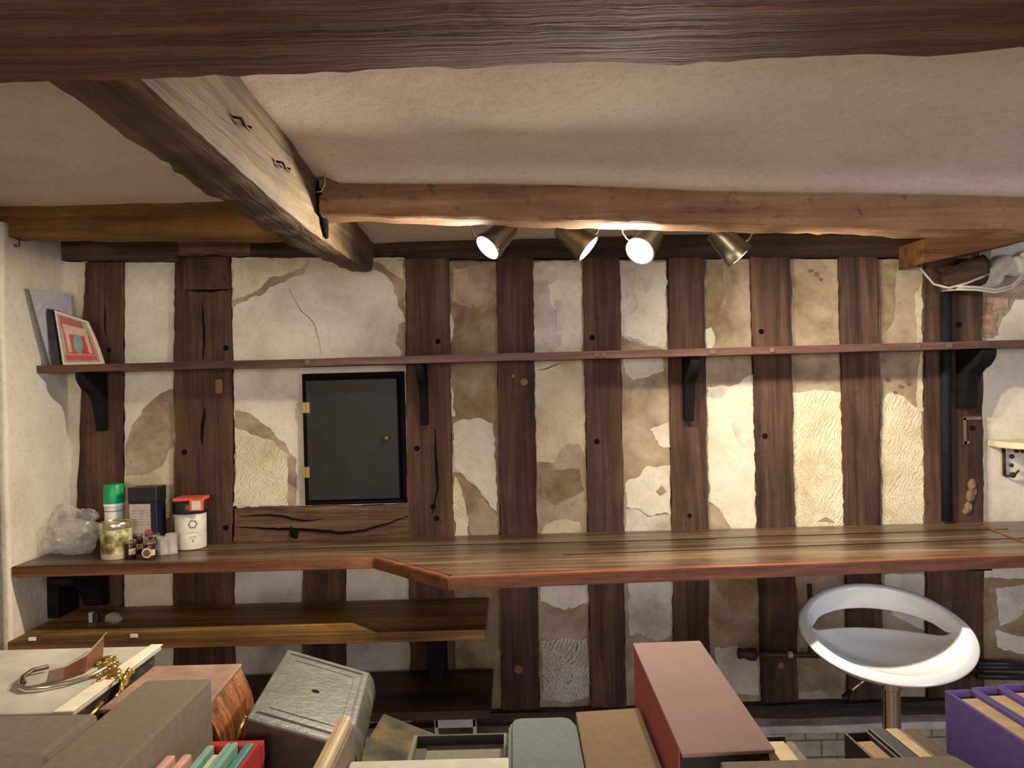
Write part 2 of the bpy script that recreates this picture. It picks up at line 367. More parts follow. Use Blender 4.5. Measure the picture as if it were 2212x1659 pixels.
PATCH = [  # polygon, material, layer
    # panel right of the first stud
    ([(272, 1030), (272, 965), (285, 925), (312, 880), (345, 850), (378, 838), (378, 1000), (350, 1020), (310, 1028)], 'daub', 1),
    ([(272, 1030), (320, 1024), (352, 1008), (366, 975), (379, 960), (379, 1175), (272, 1175)], 'combf', 2),
    # wide panel: combed corner top left, brown rim, top right scar
    ([(502, 562), (668, 560), (655, 590), (598, 612), (560, 640), (502, 662)], 'daub', 1),
    ([(502, 562), (668, 560), (650, 582), (585, 600), (548, 634), (502, 650)], 'comb', 2),
    ([(800, 562), (874, 562), (876, 690), (862, 660), (850, 612), (825, 590), (806, 580)], 'daub', 1),
    ([(812, 562), (872, 562), (873, 608), (846, 590)], 'combf', 2),
    ([(858, 742), (862, 700), (876, 692), (878, 790), (860, 785), (868, 760)], 'daub', 1),
    ([(508, 884), (540, 893), (580, 924), (610, 955), (639, 990), (640, 1092), (508, 1092)], 'daub', 1),
    ([(508, 925), (545, 938), (590, 950), (622, 985), (624, 1092), (508, 1092)], 'comb', 2),
    # narrow panels between the studs, left to right
    ([(980, 915), (998, 906), (1040, 905), (1066, 918), (1074, 1106), (1045, 1075), (1020, 1042), (1000, 1026), (980, 1020)], 'whiteb', 1),
    ([(984, 930), (1010, 920), (1040, 930), (1058, 965), (1070, 1000), (1073, 1096), (1040, 1060), (1012, 1030), (982, 1016)], 'white', 2),
    ([(980, 1025), (995, 1050), (1005, 1090), (1012, 1160), (984, 1160)], 'comb', 2),
    ([(972, 800), (985, 898), (974, 900)], 'white', 1), ([(970, 672), (980, 690), (978, 730), (971, 740)], 'whiteb', 1),
    ([(1152, 566), (1256, 566), (1258, 776), (1154, 776)], 'whiteb', 1),
    ([(1185, 620), (1215, 590), (1254, 600), (1256, 770), (1156, 772), (1180, 735), (1215, 700), (1190, 660)], 'white', 2),
    ([(1154, 776), (1260, 776), (1264, 990), (1248, 960), (1228, 956), (1208, 975), (1200, 1000), (1176, 996), (1158, 998)], 'combf', 1),
    ([(1168, 1160), (1180, 1130), (1215, 1120), (1250, 1128), (1262, 1160)], 'combf', 1),
    ([(1340, 566), (1438, 566), (1440, 760), (1415, 752), (1375, 742), (1342, 726)], 'whiteb', 1),
    ([(1372, 570), (1436, 568), (1439, 750), (1400, 745), (1350, 722), (1344, 690), (1380, 660), (1366, 620)], 'white', 2),
    ([(1346, 775), (1432, 772), (1436, 800), (1405, 812), (1368, 820), (1350, 806)], 'white', 1),
    ([(1402, 930), (1444, 916), (1446, 966), (1422, 962), (1414, 944)], 'white', 1),
    ([(1350, 1045), (1376, 1030), (1398, 1010), (1448, 1003), (1449, 1112), (1440, 1108), (1400, 1118), (1380, 1100), (1352, 1096)], 'white', 1),
    ([(1350, 1096), (1380, 1100), (1400, 1118), (1449, 1110), (1452, 1165), (1354, 1165)], 'whiteb', 1),
    ([(1418, 1062), (1432, 1048), (1438, 1062), (1424, 1070)], 'daub', 2),
    ([(1524, 710), (1536, 708), (1544, 735), (1540, 752), (1524, 752)], 'white', 1),
    ([(1526, 836), (1590, 832), (1626, 808), (1632, 1148), (1584, 1148), (1560, 1110), (1532, 1082)], 'white', 1),
    ([(1712, 848), (1760, 844), (1814, 846), (1822, 1146), (1718, 1150)], 'comb', 1),
    ([(1766, 1126), (1785, 1118), (1806, 1128)], 'daub', 2),
    ([(1902, 866), (1925, 845), (1955, 862), (1978, 880), (1990, 868), (1996, 1140), (1904, 1140)], 'comb', 1),
    ([(1976, 640), (1991, 612), (1993, 890), (1980, 890), (1984, 760)], 'combf', 2),
    # beside the wide right-hand post
    ([(2120, 480), (2240, 480), (2240, 640), (2190, 650), (2160, 700), (2140, 728), (2120, 730)], 'daub', 1),
    ([(2150, 480), (2240, 480), (2240, 560), (2180, 590), (2150, 610), (2130, 600), (2140, 540)], 'white', 2),
    ([(1156, 726), (1185, 716), (1212, 722), (1215, 745), (1190, 762), (1158, 752)], 'whiteb', 3),
    ([(1196, 650), (1214, 646), (1222, 675), (1220, 712), (1204, 716)], 'whiteb', 3),
    ([(1388, 600), (1410, 592), (1412, 612), (1394, 640)], 'whiteb', 3), ([(1345, 690), (1372, 684), (1380, 706), (1366, 722), (1348, 716)], 'white', 3),
    ([(1576, 916), (1596, 912), (1604, 935), (1614, 968), (1600, 960)], 'whiteb', 2),
    ([(276, 600), (300, 590), (330, 600), (352, 590), (372, 630), (376, 572), (276, 572)], 'whiteb', 1),
    ([(1526, 566), (1560, 568), (1566, 640), (1540, 690), (1526, 690)], 'daubd', 1), ([(1900, 570), (1935, 570), (1930, 690), (1902, 730)], 'daubd', 1),
    ([(1170, 1020), (1250, 1010), (1262, 1060), (1200, 1090), (1172, 1070)], 'daubd', 1),
    ([(978, 580), (1064, 576), (1066, 650), (1010, 668), (980, 650)], 'daub', 1), ([(990, 1060), (1040, 1075), (1072, 1110), (1076, 1160), (1020, 1160), (1004, 1100)], 'daub', 1),
    # below the counter
    ([(1168, 1225), (1272, 1225), (1272, 1300), (1220, 1318), (1168, 1300)], 'whiteb', 1),
    ([(1170, 1384), (1268, 1376), (1273, 1500), (1240, 1514), (1172, 1512)], 'combd', 1),
    ([(1358, 1250), (1452, 1250), (1452, 1370), (1420, 1384), (1380, 1368), (1358, 1372)], 'whiteb', 1),
    ([(1540, 1250), (1640, 1250), (1640, 1340), (1590, 1330), (1560, 1290)], 'daubd', 1),
    ([(1544, 1400), (1600, 1395), (1640, 1420), (1640, 1500), (1548, 1500)], 'whiteb', 1),
    ([(1728, 1400), (1770, 1396), (1822, 1420), (1820, 1490), (1726, 1494)], 'daubd', 1),
    ([(1910, 1240), (1995, 1240), (1995, 1360), (1940, 1340), (1912, 1300)], 'whiteb', 1),
    ([(2122, 1250), (2240, 1250), (2240, 1540), (2122, 1540)], 'daubd', 1),
    ([(2150, 1270), (2212, 1262), (2210, 1330), (2160, 1350)], 'whiteb', 2),
    ([(2150, 1360), (2230, 1382), (2225, 1420), (2150, 1395)], 'white', 2),
]
for i, (pl, k, lay) in enumerate(PATCH):
    slabp('plaster_patch', pl, YW-0.0022*lay, YW+0.002, M[k], seed=i*1.7+50, amp=3.8, step=5)
soot = plain('soot_stain', '6e5d4a', .95, var=.3, vs=90)
for i, (px, py, wv, hv) in enumerate(((1750, 586, 11, 6), (1763, 594, 8, 8), (1772, 603, 6, 5), (1918, 820, 8, 6), (1946, 834, 10, 5), (1932, 848, 7, 7), (1960, 828, 6, 8))):
    slabp('soot_mark', [(px-wv/2, py-hv/2), (px, py-hv*.7), (px+wv/2, py-hv/3), (px+wv*.4, py+hv/2), (px-wv*.3, py+hv*.6)], YW-0.0052, YW-.001, soot, amp=2.0, seed=px, step=4)
# cracks and brick fragments beside the right post
for px, py, wv, hv, k in ((2135, 700, 30, 40, '9c7a62'), (2128, 668, 26, 22, '8f6a50'), (2160, 655, 34, 24, 'a58a6c')):
    slabp('brick_fragment', [(px-wv/2, py-hv/2), (px+wv/2, py-hv/2), (px+wv/2, py+hv/2), (px-wv/2, py+hv/2)], YW-0.006, YW, plain('brick_'+k, k, 0.9, vs=50, var=0.3, bmp=0.4), amp=5, seed=px)

# ------------------------------------------------------------------ timbers of the wall
YF = YW-0.018      # face of the studs
def stud(tl, tr, bl, br, yt, yb, m, label, seed, name='wall_stud', Y=YF, back=YW+0.034, group='oak studs of the back wall', amp=0.0035):
    A = [P(tl, yt, YW), P(tr, yt, YW), P(tr, yt, YW), P(tl, yt, YW)]
    B = [P(bl, yb, YW), P(br, yb, YW), P(br, yb, YW), P(bl, yb, YW)]
    for q in (A, B):
        q[0].y = q[1].y = Y; q[2].y = q[3].y = back
    bm = bmesh.new(); rough_beam(bm, A, B, 0.022, amp, 5, 1, seed)
    for v in bm.verts: v.co.y = min(v.co.y, back)
    o = obj(name, bm, m); sharp(o, 50)
    return setp(o, label, 'timber', group)
S = []
S.append(stud(189, 271, 150, 268, 568, 1540, M['oakV'], 'dark oak wall stud nearest the left wall, behind the spray bottle', 1))
S[0].name = 'wall_stud'
S.append(stud(379, 501, 376, 512, 556, 1540, M['oakV'], 'wide oak post with a notched top, left of the black cupboard', 2, name='wall_post'))
S.append(stud(654, 750, 654, 750, 1166, 1560, M['oakV'], 'short oak stud below the counter, under the black cupboard', 3))
S.append(stud(873, 972, 886, 986, 560, 1540, M['oakV'], 'cracked oak stud along the right side of the black cupboard', 4))
S.append(stud(1071, 1152, 1083, 1167, 558, 1540, M['oakVb'], 'oak stud with a round peg, second to the right of the black cupboard', 5))
S.append(stud(1257, 1339, 1275, 1354, 556, 1540, M['oakVb'], 'oak stud with two peg holes, behind the second spotlight', 6))
S.append(stud(1439, 1521, 1455, 1535, 556, 1540, M['oakVb'], 'oak stud carrying the middle shelf bracket, right of the third spotlight', 7))
S.append(stud(1617, 1704, 1643, 1724, 554, 1540, M['oakVb'], 'oak stud right of the fourth spotlight, left of a combed plaster panel', 8))
S.append(stud(1808, 1895, 1830, 1906, 554, 1540, M['oakVb'], 'oak stud between the two combed plaster panels at the right', 9))
S.append(stud(1991, 2118, 1998, 2122, 560, 1540, M['oakVb'], 'broad oak post at the right end of the studded wall', 10, name='wall_post'))
def plate(x0, x1, yt, yb, m, label, seed, yt2=None, yb2=None, Y=YF-0.006, name='wall_plate', group=None, amp=0.004):
    yt2 = yt if yt2 is None else yt2; yb2 = yb if yb2 is None else yb2
    A = [P(x0, yt, YW), P(x0, yb, YW), P(x0, yb, YW), P(x0, yt, YW)]
    B = [P(x1, yt2, YW), P(x1, yb2, YW), P(x1, yb2, YW), P(x1, yt2, YW)]
    for q in (A, B):
        q[0].y = q[1].y = Y; q[2].y = q[3].y = YW+0.034
    bm = bmesh.new(); rough_beam(bm, A, B, 0.025, amp, 4, 1, seed)
    for v in bm.verts: v.co.y = min(v.co.y, YW+0.034)
    o = obj(name, bm, m); sharp(o, 50)
    return setp(o, label, 'timber', group)
plate(140, 392, 500, 567, M['oakH'], 'dark wall plate above the two leftmost plaster panels', 11)
plate(392, 545, 498, 556, M['rail'], 'paler timber block in the wall plate, left of the heavy cross beam', 12)
plate(545, 880, 492, 558, M['oakH'], 'dark wall plate running behind the end of the cross beam', 13)
plate(880, 1992, 506, 562, M['oakH'], 'long dark wall plate behind the spotlights', 14, 498, 558)
plate(511, 886, 1094, 1172, M['rail'], 'cracked horizontal oak rail under the black cupboard', 15, 1086, 1166, name='wall_rail')
plate(985, 2420, 1532, 1580, M['oakH'], 'blackened sill beam at the foot of the wall', 16, 1490, 1540, Y=YW-0.05, name='sill_beam')
# details that belong to single timbers
def disc(name, px, py, r, m, parent, Y=YF, h=0.003):
    c = P(px, py, YW); c.y = Y+0.001
    bm = bmesh.new(); add_lathe(bm, [(r*0.9, -0.002), (r, 0), (r, h)], c, (0, -1, 0), 14)
    return obj(name, bm, m, parent)
for i, px, py in ((0, 241, 757), (1, 492, 752), (1, 403, 976), (1, 492, 1138), (3, 947, 738), (3, 902, 968), (3, 937, 1093), (3, 944, 1118), (5, 1278, 730), (5, 1288, 953), (7, 1641, 717), (7, 1649, 941), (9, 2065, 702), (9, 2094, 924)):
    disc('peg_hole', px, py, 0.0105 if i not in (0,) else 0.008, M['hole'], S[i])
disc('peg', 1132, 825, 0.014, M['peg'], S[4]); disc('peg', 1109, 812, 0.007, M['peg'], S[4])
disc('peg', 1120, 1442, 0.016, M['peg'], S[4]); disc('peg', 1487, 1112, 0.008, M['hole'], S[6]); disc('peg', 1683, 1434, 0.012, M['peg'], S[7])
bm = bmesh.new(); add_hex(bm, [P(465, 850, YF+.002), P(481, 850, YF+.002), P(481, 850, YF-.008), P(465, 850, YF-.008), P(465, 820, YF+.002), P(480, 818, YF+.002), P(480, 818, YF-.008), P(465, 820, YF-.008)], bev=0.003)
obj('peg', bm, M['peg'], S[1], label='pale squared peg')
# cracks
def crack(pts, parent, wpx=3.0, Y=YF, name='crack'):
    bm = bmesh.new(); L = []
    out = []
    for a, b in zip(pts[:-1], pts[1:]):
        k = max(1, int(math.hypot(b[0]-a[0], b[1]-a[1])/12))
        for j in range(k): out.append((a[0]+(b[0]-a[0])*j/k+random.uniform(-1.2, 1.2), a[1]+(b[1]-a[1])*j/k+random.uniform(-1.2, 1.2)))
    out.append(pts[-1])
    rr = []; pp = []
    for i, (x, y) in enumerate(out):
        p = P(x, y, YW); p.y = Y-0.0012; pp.append(p)
        t = i/(len(out)-1); rr.append((wpx*0.5*1.75e-3)*(0.25+math.sin(math.pi*t)))
    add_tube(bm, pp, rr, 6)
    for v in bm.verts: v.co.y = Y-0.0022+(v.co.y-Y)*0.5
    return obj(name, bm, M['hole'], parent)
crack([(941, 925), (944, 990), (946, 1050), (939, 1095), (934, 1110)], S[3], 5)
crack([(441, 650), (446, 720), (444, 780)], S[1], 4); crack([(440, 560), (443, 622)], S[1], 6)
crack([(447, 880), (441, 930), (441, 960)], S[1], 6); crack([(232, 655), (233, 700), (236, 730)], S[0], 3)
rail_o = [o for o in bpy.data.objects if o.name.startswith('wall_rail')][0]
crack([(512, 1135), (560, 1137), (620, 1140), (680, 1142), (740, 1148), (790, 1144), (840, 1128), (884, 1112)], rail_o, 6, YF-0.008)
crack([(520, 1112), (600, 1110), (660, 1122), (700, 1118)], rail_o, 4, YF-0.008)
crack([(632, 1136), (640, 1150), (646, 1160)], rail_o, 18, YF-0.008)
crack([(2015, 575), (2018, 590)], S[9], 3)
crack([(622, 618), (638, 650), (652, 672), (676, 695), (690, 735), (694, 770)], wall, 0.8, YW)
crack([(1158, 800), (1180, 796), (1212, 784)], wall, 1.8, YW-.002)
# notch block at the top of the wide post
bm = bmesh.new(); a = P(402, 562, YW); b = P(499, 626, YW)
add_hex(bm, [Vector((a.x, YF-.016, b.z)), Vector((b.x, YF-.004, b.z)), Vector((b.x, YF+.004, b.z)), Vector((a.x, YF+.004, b.z)),
             Vector((a.x, YF-.016, a.z)), Vector((b.x, YF-.004, a.z)), Vector((b.x, YF+.004, a.z)), Vector((a.x, YF+.004, a.z))], bev=0.004)
obj('notched_block', bm, M['oakV'], S[1]); crack([(402, 627), (450, 629), (500, 628)], S[1], 6)
# broad right post: conduit, latch plate, broken knot
bm = bmesh.new(); p0 = P(2034, 600, YW); p1 = P(2036, 1122, YW)
add_tube(bm, [(p0.x, YF-.014, p0.z), (p0.x*.5+p1.x*.5-.004, YF-.014, (p0.z+p1.z)/2), (p1.x, YF-.014, p1.z)], 0.018, 12)
setp(obj('conduit_pipe', bm, plain('dark_blue_grey_paint', (0.013, 0.014, 0.017), 0.8, spec=.1), smooth=True), 'dark blue-grey vertical pipe on the broad right post', 'pipe')
bm = bmesh.new()
for q in ((2074, 902, 2081, 958), (2074, 900, 2112, 906), (2074, 952, 2088, 958)):
    a, b = P(q[0], q[1], YW), P(q[2], q[3], YW); add_box(bm, a.x, b.x, YF-.005, YF+.001, b.z, a.z)
obj('latch_plate', bm, plain('worn_iron', '6e604c', 0.6, 0.3), S[9])
bm = bmesh.new()
for px, py, s in ((2094, 1046, 1.0), (2090, 1070, 1.1), (2086, 1094, 1.0), (2098, 1060, 0.8), (2078, 1104, 0.7)):
    c = P(px, py, YW); r = bmesh.ops.create_icosphere(bm, subdivisions=3, radius=0.020*s, matrix=Matrix.Translation((c.x, YF, c.z)) @ Matrix.Diagonal((0.8, 0.45, 1.1, 1)))
for v in bm.verts: v.co += Vector((1, 1, 1))*0.006*nz(v.co, 60)
obj('splintered_knot', bm, plain('raw_split_wood', '775a40', 0.85, var=0.35, vs=60), S[9], smooth=True, label='pale splintered knot')

# ------------------------------------------------------------------ ceiling beams
def cbeam(name, A, B, m, label, seed, amp=0.006, nw=6, nh=6, sl=0.03):
    bm = bmesh.new(); rough_beam(bm, A, B, sl, amp, nw, nh, seed)
    o = obj(name, bm, m); sharp(o, 50); return setp(o, label, 'beam')
cbeam('ceiling_beam', [(-1.6, 0.74, 1.872), (-1.6, 1.088, 1.872), (-1.6, 1.088, 2.09), (-1.6, 0.74, 2.09)],
      [(1.75, 0.74, 1.883), (1.75, 1.072, 1.883), (1.75, 1.072, 2.09), (1.75, 0.74, 2.09)], M['near'],
      'large dark stained beam across the top, nearest the viewer', 21, 0.004)
cross = cbeam('ceiling_beam', [(-0.645, 1.06, 1.888), (-0.505, 1.06, 1.888), (-0.50, 1.06, 2.09), (-0.65, 1.06, 2.09)],
      [(-0.60, 2.97, 1.885), (-0.512, 2.97, 1.885), (-0.50, 2.97, 2.04), (-0.61, 2.97, 2.04)], M['cross'],
      'heavy hewn cross beam running from the near beam to the wall', 22, 0.0055)
# (its sag in the middle)
for v in cross.data.vertices:
    y = v.co.y+cross.location.y
    if v.co.z+cross.location.z < 2.0: v.co.z -= 0.030*math.sin(math.pi*max(0, min(1, (y-1.1)/1.87)))
def mid_quad(px, yt, yb, Yf, Yb):
    a = P(px, yt, Yf); b = P(px, yb, Yf)
    return [Vector((b.x, Yf, b.z)), Vector((b.x, Yb, b.z-0.002)), Vector((b.x, Yb, a.z+0.03)), Vector((a.x, Yf, a.z+0.03))]
midb = cbeam('ceiling_beam', mid_quad(690, 372, 461, 2.1, 2.215), mid_quad(2420, 416, 506, 2.1, 2.215), M['mid'],
      'long honey brown beam above the row of spotlights', 23, 0.005)
leftb = cbeam('ceiling_beam', mid_quad(-40, 440, 511, 2.66, 2.76), mid_quad(600, 438, 512, 2.66, 2.76), M['midl'],
      'short amber beam at the left between wall and cross beam', 24, 0.004)
# split end joint in the cross beam + hooks and staples
bm = bmesh.new()
add_tube(bm, [(-0.5, 2.12, 2.0), (-0.497, 2.10, 1.97), (-0.497, 2.13, 1.93), (-0.498, 2.16, 1.90), (-0.502, 2.2, 1.868)], [0.006, 0.012, 0.010, 0.012, 0.006], 8)
obj('split', bm, M['hole'], cross, label='dark split beside the joint')
iron = plain('rusty_iron', (0.05, 0.03, 0.02), 0.7, 0.5)
for k, (px, py) in enumerate(((522, 268), (610, 360))):
    r = ray(px, py); t = -0.497/r.x; c = Vector((-0.49, r.y*t, CZ+r.z*t))
    bm = bmesh.new()
    add_tube(bm, [c+Vector((-.012, -.028, .004)), c+Vector((.002, -.03, .0)), c+Vector((.004, -.01, -.008)), c+Vector((.004, .012, -.008)), c+Vector((.002, .028, .002)), c+Vector((-.012, .03, .006))], 0.0028, 8)
    o = setp(obj('iron_staple', bm, iron, smooth=True), ('bent iron staple in the cross beam, the one nearer the large dark beam', 'bent iron staple in the cross beam, the one nearer the spotlights')[k], 'staple')
bm = bmesh.new(); c = Vector((-0.49, 2.04, 1.955))
add_tube(bm, [c, c+Vector((.02, -.02, -.004)), c+Vector((.03, -.025, .012)), c+Vector((.03, -.02, .04))], 0.002, 8)
setp(obj('wire_hook', bm, plain('pale_wire', 'b5a68c', 0.4, 0.6), smooth=True), 'thin pale wire hook where the two beams meet', 'hook')
bm = bmesh.new(); c = P(34, 511, 2.68)
add_tube(bm, [c+Vector((-.008, 0, .01)), c+Vector((0, 0, -.004)), c+Vector((.012, 0, -.012)), c+Vector((.012, 0, -.03)), c+Vector((0, 0, -.034)), c+Vector((-.006, 0, -.026))], 0.0022, 8)
setp(obj('cup_hook', bm, iron, smooth=True), 'small wire hook under the amber beam at the left edge', 'hook')
# joist end, rounded log and plaster lumps in the top right corner
def hexpts(name, front, Yf, Yb, m, label, cat, bev=0.006):
    bm = bmesh.new(); f = [P(x, y, Yf) for x, y in front]
    b = [Vector((p.x, Yb, p.z)) for p in f]
    n = len(f); vf = [bm.verts.new(p) for p in f]; vb = [bm.verts.new(p) for p in b]
    bm.faces.new(vf); bm.faces.new(list(reversed(vb)))
    for i in range(n): bm.faces.new((vf[i], vb[i], vb[(i+1) % n], vf[(i+1) % n]))
    bmesh.ops.recalc_face_normals(bm, faces=bm.faces)
    if bev: bmesh.ops.bevel(bm, geom=list(bm.edges), offset=bev, segments=2, profile=.6, affect='EDGES', clamp_overlap=True)
    o = obj(name, bm, m); return setp(o, label, cat)
hexpts('joist_end', [(1992, 570), (1992, 516), (2060, 496), (2240, 490), (2240, 514), (2150, 535)], 2.80, 2.975, M['amber'], 'orange sawn joist end in the top right corner', 'timber')
bm = bmesh.new(); a, b = P(2040, 612, 2.88), P(2132, 580, 2.88)
rows = []
for i in range(12):
    t = i/11; c = a.lerp(b, t); r = 0.055*(0.55+0.45*math.sin(min(1, t*1.6)*math.pi/2))
    rows.append([c+Vector((0, math.cos(u)*r*0.9+0.03, math.sin(u)*r))*1.0+Vector((0, 0, 0.006*nz((t, u, 0), 4))) for u in [2*math.pi*k/16 for k in range(16)]])
grid_faces(bm, rows); bmesh.ops.recalc_face_normals(bm, faces=bm.faces)
setp(obj('log_end', bm, M['oakH'], smooth=True), 'dark rounded log under the orange joist end', 'timber')
bm = bmesh.new()
for px, py, s in ((2150, 600, 1.1), (2172, 575, 1.0), (2135, 612, 0.8), (2200, 575, 1.0), (2225, 560, 1.0)):
    c = P(px, py, 2.95); bmesh.ops.create_icosphere(bm, subdivisions=4, radius=0.042*s, matrix=Matrix.Translation((c.x, 2.97, c.z)) @ Matrix.Diagonal((1, 0.7, 0.9, 1)))
for v in bm.verts: v.co += Vector((nz(v.co, 14), nz(v.co, 14, 3), nz(v.co, 14, 6)))*0.014
setp(obj('plaster_lump', bm, M['white'], smooth=True), 'lumpy whitewashed plaster filling the top right corner', 'plaster')
cab_m = plain('pale_cable', 'a9a294', 0.5)
bm = bmesh.new()
add_tube(bm, [P(1986, 576, 2.93), P(2000, 594, 2.90), P(2018, 614, 2.86), P(2050, 622, 2.80), P(2085, 613, 2.80), P(2118, 600, 2.80), P(2135, 592, 2.84)], 0.0042, 8)
setp(obj('electric_cable', bm, cab_m, smooth=True), 'thin pale cable looping under the rounded log', 'cable')
for k in range(2):
    bm = bmesh.new()
    add_tube(bm, [P(2036, 622+k*6, 2.90), P(2070, 619+k*6, 2.80), P(2110, 620+k*6, 2.79), P(2150, 626+k*6, 2.79), P(2185, 618+k*6, 2.80), P(2215, 590+k*6, 2.82), P(2240, 560+k*6, 2.83)], 0.0045, 8)
    setp(obj('electric_cable', bm, cab_m, smooth=True), ('upper of two parallel pale cables crossing the top of the broad post', 'lower of two parallel pale cables crossing the top of the broad post')[k], 'cable', 'cables in the top right corner')

# ------------------------------------------------------------------ wall cupboard
a = P(656, 808, YW); b = P(881, 1084, YW)
cup = thing('wall_cupboard', 'black painted cupboard door let into the plaster wall', 'cupboard', (a.x*.5+b.x*.5, YF-.01, b.z))
bm = bmesh.new()
add_box(bm, a.x, b.x, YW-.001, YW+.03, b.z, a.z)
for q in ((a.x, a.x+.012, b.z, a.z), (b.x-.012, b.x, b.z, a.z), (a.x, b.x, a.z-.016, a.z), (a.x, b.x, b.z, b.z+.014)):
    add_box(bm, q[0], q[1], YF-.012, YW+.0, q[2], q[3], bev=0.004)
obj('frame', bm, M['hole'], cup)
d0 = P(664, 822, YW); d1 = P(866, 1074, YW)
bm = bmesh.new(); add_box(bm, d0.x, d1.x, YF-.016, YF+.006, d1.z, d0.z, bev=0.003)
door = obj('door', bm, plain('black_brown_door', (0.012, 0.0105, 0.009), 0.5, var=0.35, vs=9, spec=0.3, bmp=0.15), cup)
k0 = P(838, 945, YW)
bm = bmesh.new(); add_lathe(bm, [(0.006, 0), (0.005, .01), (0.012, .014), (0.013, .02), (0.009, .026), (0.0, .028)], (k0.x, YF-.016, k0.z), (0, -1, 0), 20)
obj('knob', bm, plain('dull_knob', '5a4a44', 0.3, 0.3), door, smooth=True)
bm = bmesh.new(); e0 = P(860, 826, YW); e1 = P(866, 1066, YW); add_box(bm, e0.x, e1.x, YF-.020, YF-.015, e1.z, e0.z, bev=.001)
obj('door_stile', bm, plain('dark_grey_gloss', (0.05, 0.048, 0.05), 0.25), door)
for py in (880, 1018):
    c = P(667, py, YW); bm = bmesh.new()
    add_box(bm, c.x-.014, c.x-.001, YF-.019, YF-.015, c.z-.02, c.z+.02, bev=.001); add_box(bm, c.x+.001, c.x+.012, YF-.019, YF-.015, c.z-.02, c.z+.02, bev=.001)
    add_tube(bm, [(c.x, YF-.019, c.z-.02), (c.x, YF-.019, c.z+.02)], 0.003, 8)
    obj('hinge', bm, plain('brass_hinge', '9a8748', 0.4, 0.7), cup, label='brass hinge')

# ------------------------------------------------------------------ upper shelf and its brackets
SH = 1.532
bm = bmesh.new(); add_box(bm, -1.70, 2.35, 2.80, YF-.001, SH, SH+.026)
bmesh.ops.subdivide_edges(bm, edges=[e for e in bm.edges if abs(e.verts[0].co.x-e.verts[1].co.x) > 1], cuts=120)
for v in bm.verts:
    if v.co.y < 2.81: v.co.y += 0.004*nz(v.co, 3)+0.002*nz(v.co, 14); v.co.z += 0.0015*nz(v.co, 6, 4)
shelf = setp(obj('wall_shelf', bm, M['shelf']), 'long thin reddish brown shelf across the whole wall', 'shelf')
shelf.data.update()
pale = plain('worn_pale_knot', '684837', 0.6)
for px in (1290, 1305, 1540, 1668, 1985, 2050, 1010, 665):
    p = P(px, 800, 2.80); bm = bmesh.new(); q = 0.006+0.006*random.random()
    add_box(bm, p.x-q, p.x+q, 2.7945, 2.7975, SH+.006, SH+.018+0.004*random.random()); obj('chipped_spot', bm, pale, shelf)
def bracket(px, label, H, D, top, th=0.03, base=YF-.003, dx=0.0):
    """solid scroll-cut bracket: plate against the stud, ogee front"""
    x = P(px, 850, base).x+dx
    prof = [(0, 0), (-D, 0), (-D, -0.022), (-D*0.93, -H*0.18), (-D*0.80, -H*0.27), (-D*0.60, -H*0.33), (-D*0.44, -H*0.42), (-D*0.34, -H*0.56), (-D*0.28, -H*0.75), (-D*0.20, -H), (0, -H)]
    bm = bmesh.new()
    l = [bm.verts.new((x-th/2, base+y, top+z)) for y, z in prof]; r = [bm.verts.new((x+th/2, base+y, top+z)) for y, z in prof]
    bm.faces.new(l); bm.faces.new(list(reversed(r))); n = len(prof)
    for i in range(n): bm.faces.new((l[i], r[i], r[(i+1) % n], l[(i+1) % n]))
    bmesh.ops.recalc_face_normals(bm, faces=bm.faces)
    bmesh.ops.bevel(bm, geom=list(bm.edges), offset=.002, segments=1, affect='EDGES', clamp_overlap=True)
    return setp(obj('shelf_bracket', bm, M['bracket']), label, 'bracket', 'black scroll brackets')
bracket(224, 'black scroll bracket under the left end of the long shelf', 0.215, 0.165, SH-.001)
bracket(917, 'black bracket under the long shelf beside the black cupboard', 0.225, 0.155, SH-.001, 0.026)
bracket(1484, 'black bracket under the middle of the long shelf, on an oak stud', 0.235, 0.155, SH-.001, 0.034)
bracket(2082, 'black bracket under the right end of the long shelf, on the broad post', 0.215, 0.165, SH-.001, 0.055, dx=0.0)

# ------------------------------------------------------------------ counter
CT = 0.888; CTH = 0.034
outline = [(-1.672, 2.635), (-0.475, 2.63), (-0.205, 2.325), (2.35, 2.455), (2.35, 2.975), (-1.672, 2.975)]
counter = thing('counter', 'long worn wooden counter with an angled front corner', 'counter', (0.2, 2.7, CT-CTH))
def poly_slab(bm, pts, z0, z1, bev=0.003):
    lo = [bm.verts.new((x, y, z0)) for x, y in pts]; hi = [bm.verts.new((x, y, z1)) for x, y in pts]
    bm.faces.new(list(reversed(lo))); bm.faces.new(hi); n = len(pts)
    for i in range(n): bm.faces.new((lo[i], lo[(i+1) % n], hi[(i+1) % n], hi[i]))
    bmesh.ops.recalc_face_normals(bm, faces=bm.faces)
    if bev: bmesh.ops.bevel(bm, geom=list(bm.edges), offset=bev, segments=2, affect='EDGES', clamp_overlap=True)
bm = bmesh.new(); poly_slab(bm, [(-1.672, 2.668), (-0.46, 2.663), (-0.195, 2.362), (2.35, 2.492), (2.35, 2.975), (-1.672, 2.975)], CT-CTH, CT, 0.001)
obj('worktop', bm, M['counter'], counter)
for p0, p1, n1, n2 in (((-1.672, 2.635), (-0.475, 2.63), (-0.463, 2.662), (-1.672, 2.667)), ((-0.475, 2.63), (-0.205, 2.325), (-0.197, 2.361), (-0.462, 2.662)), ((-0.205, 2.325), (2.35, 2.455), (2.35, 2.491), (-0.196, 2.361))):
    bm = bmesh.new(); poly_slab(bm, [p0, p1, n1, n2], CT-CTH-.002, CT+.0005, 0.003); obj('front_edging', bm, M['edge'], counter, label='reddish front edging')
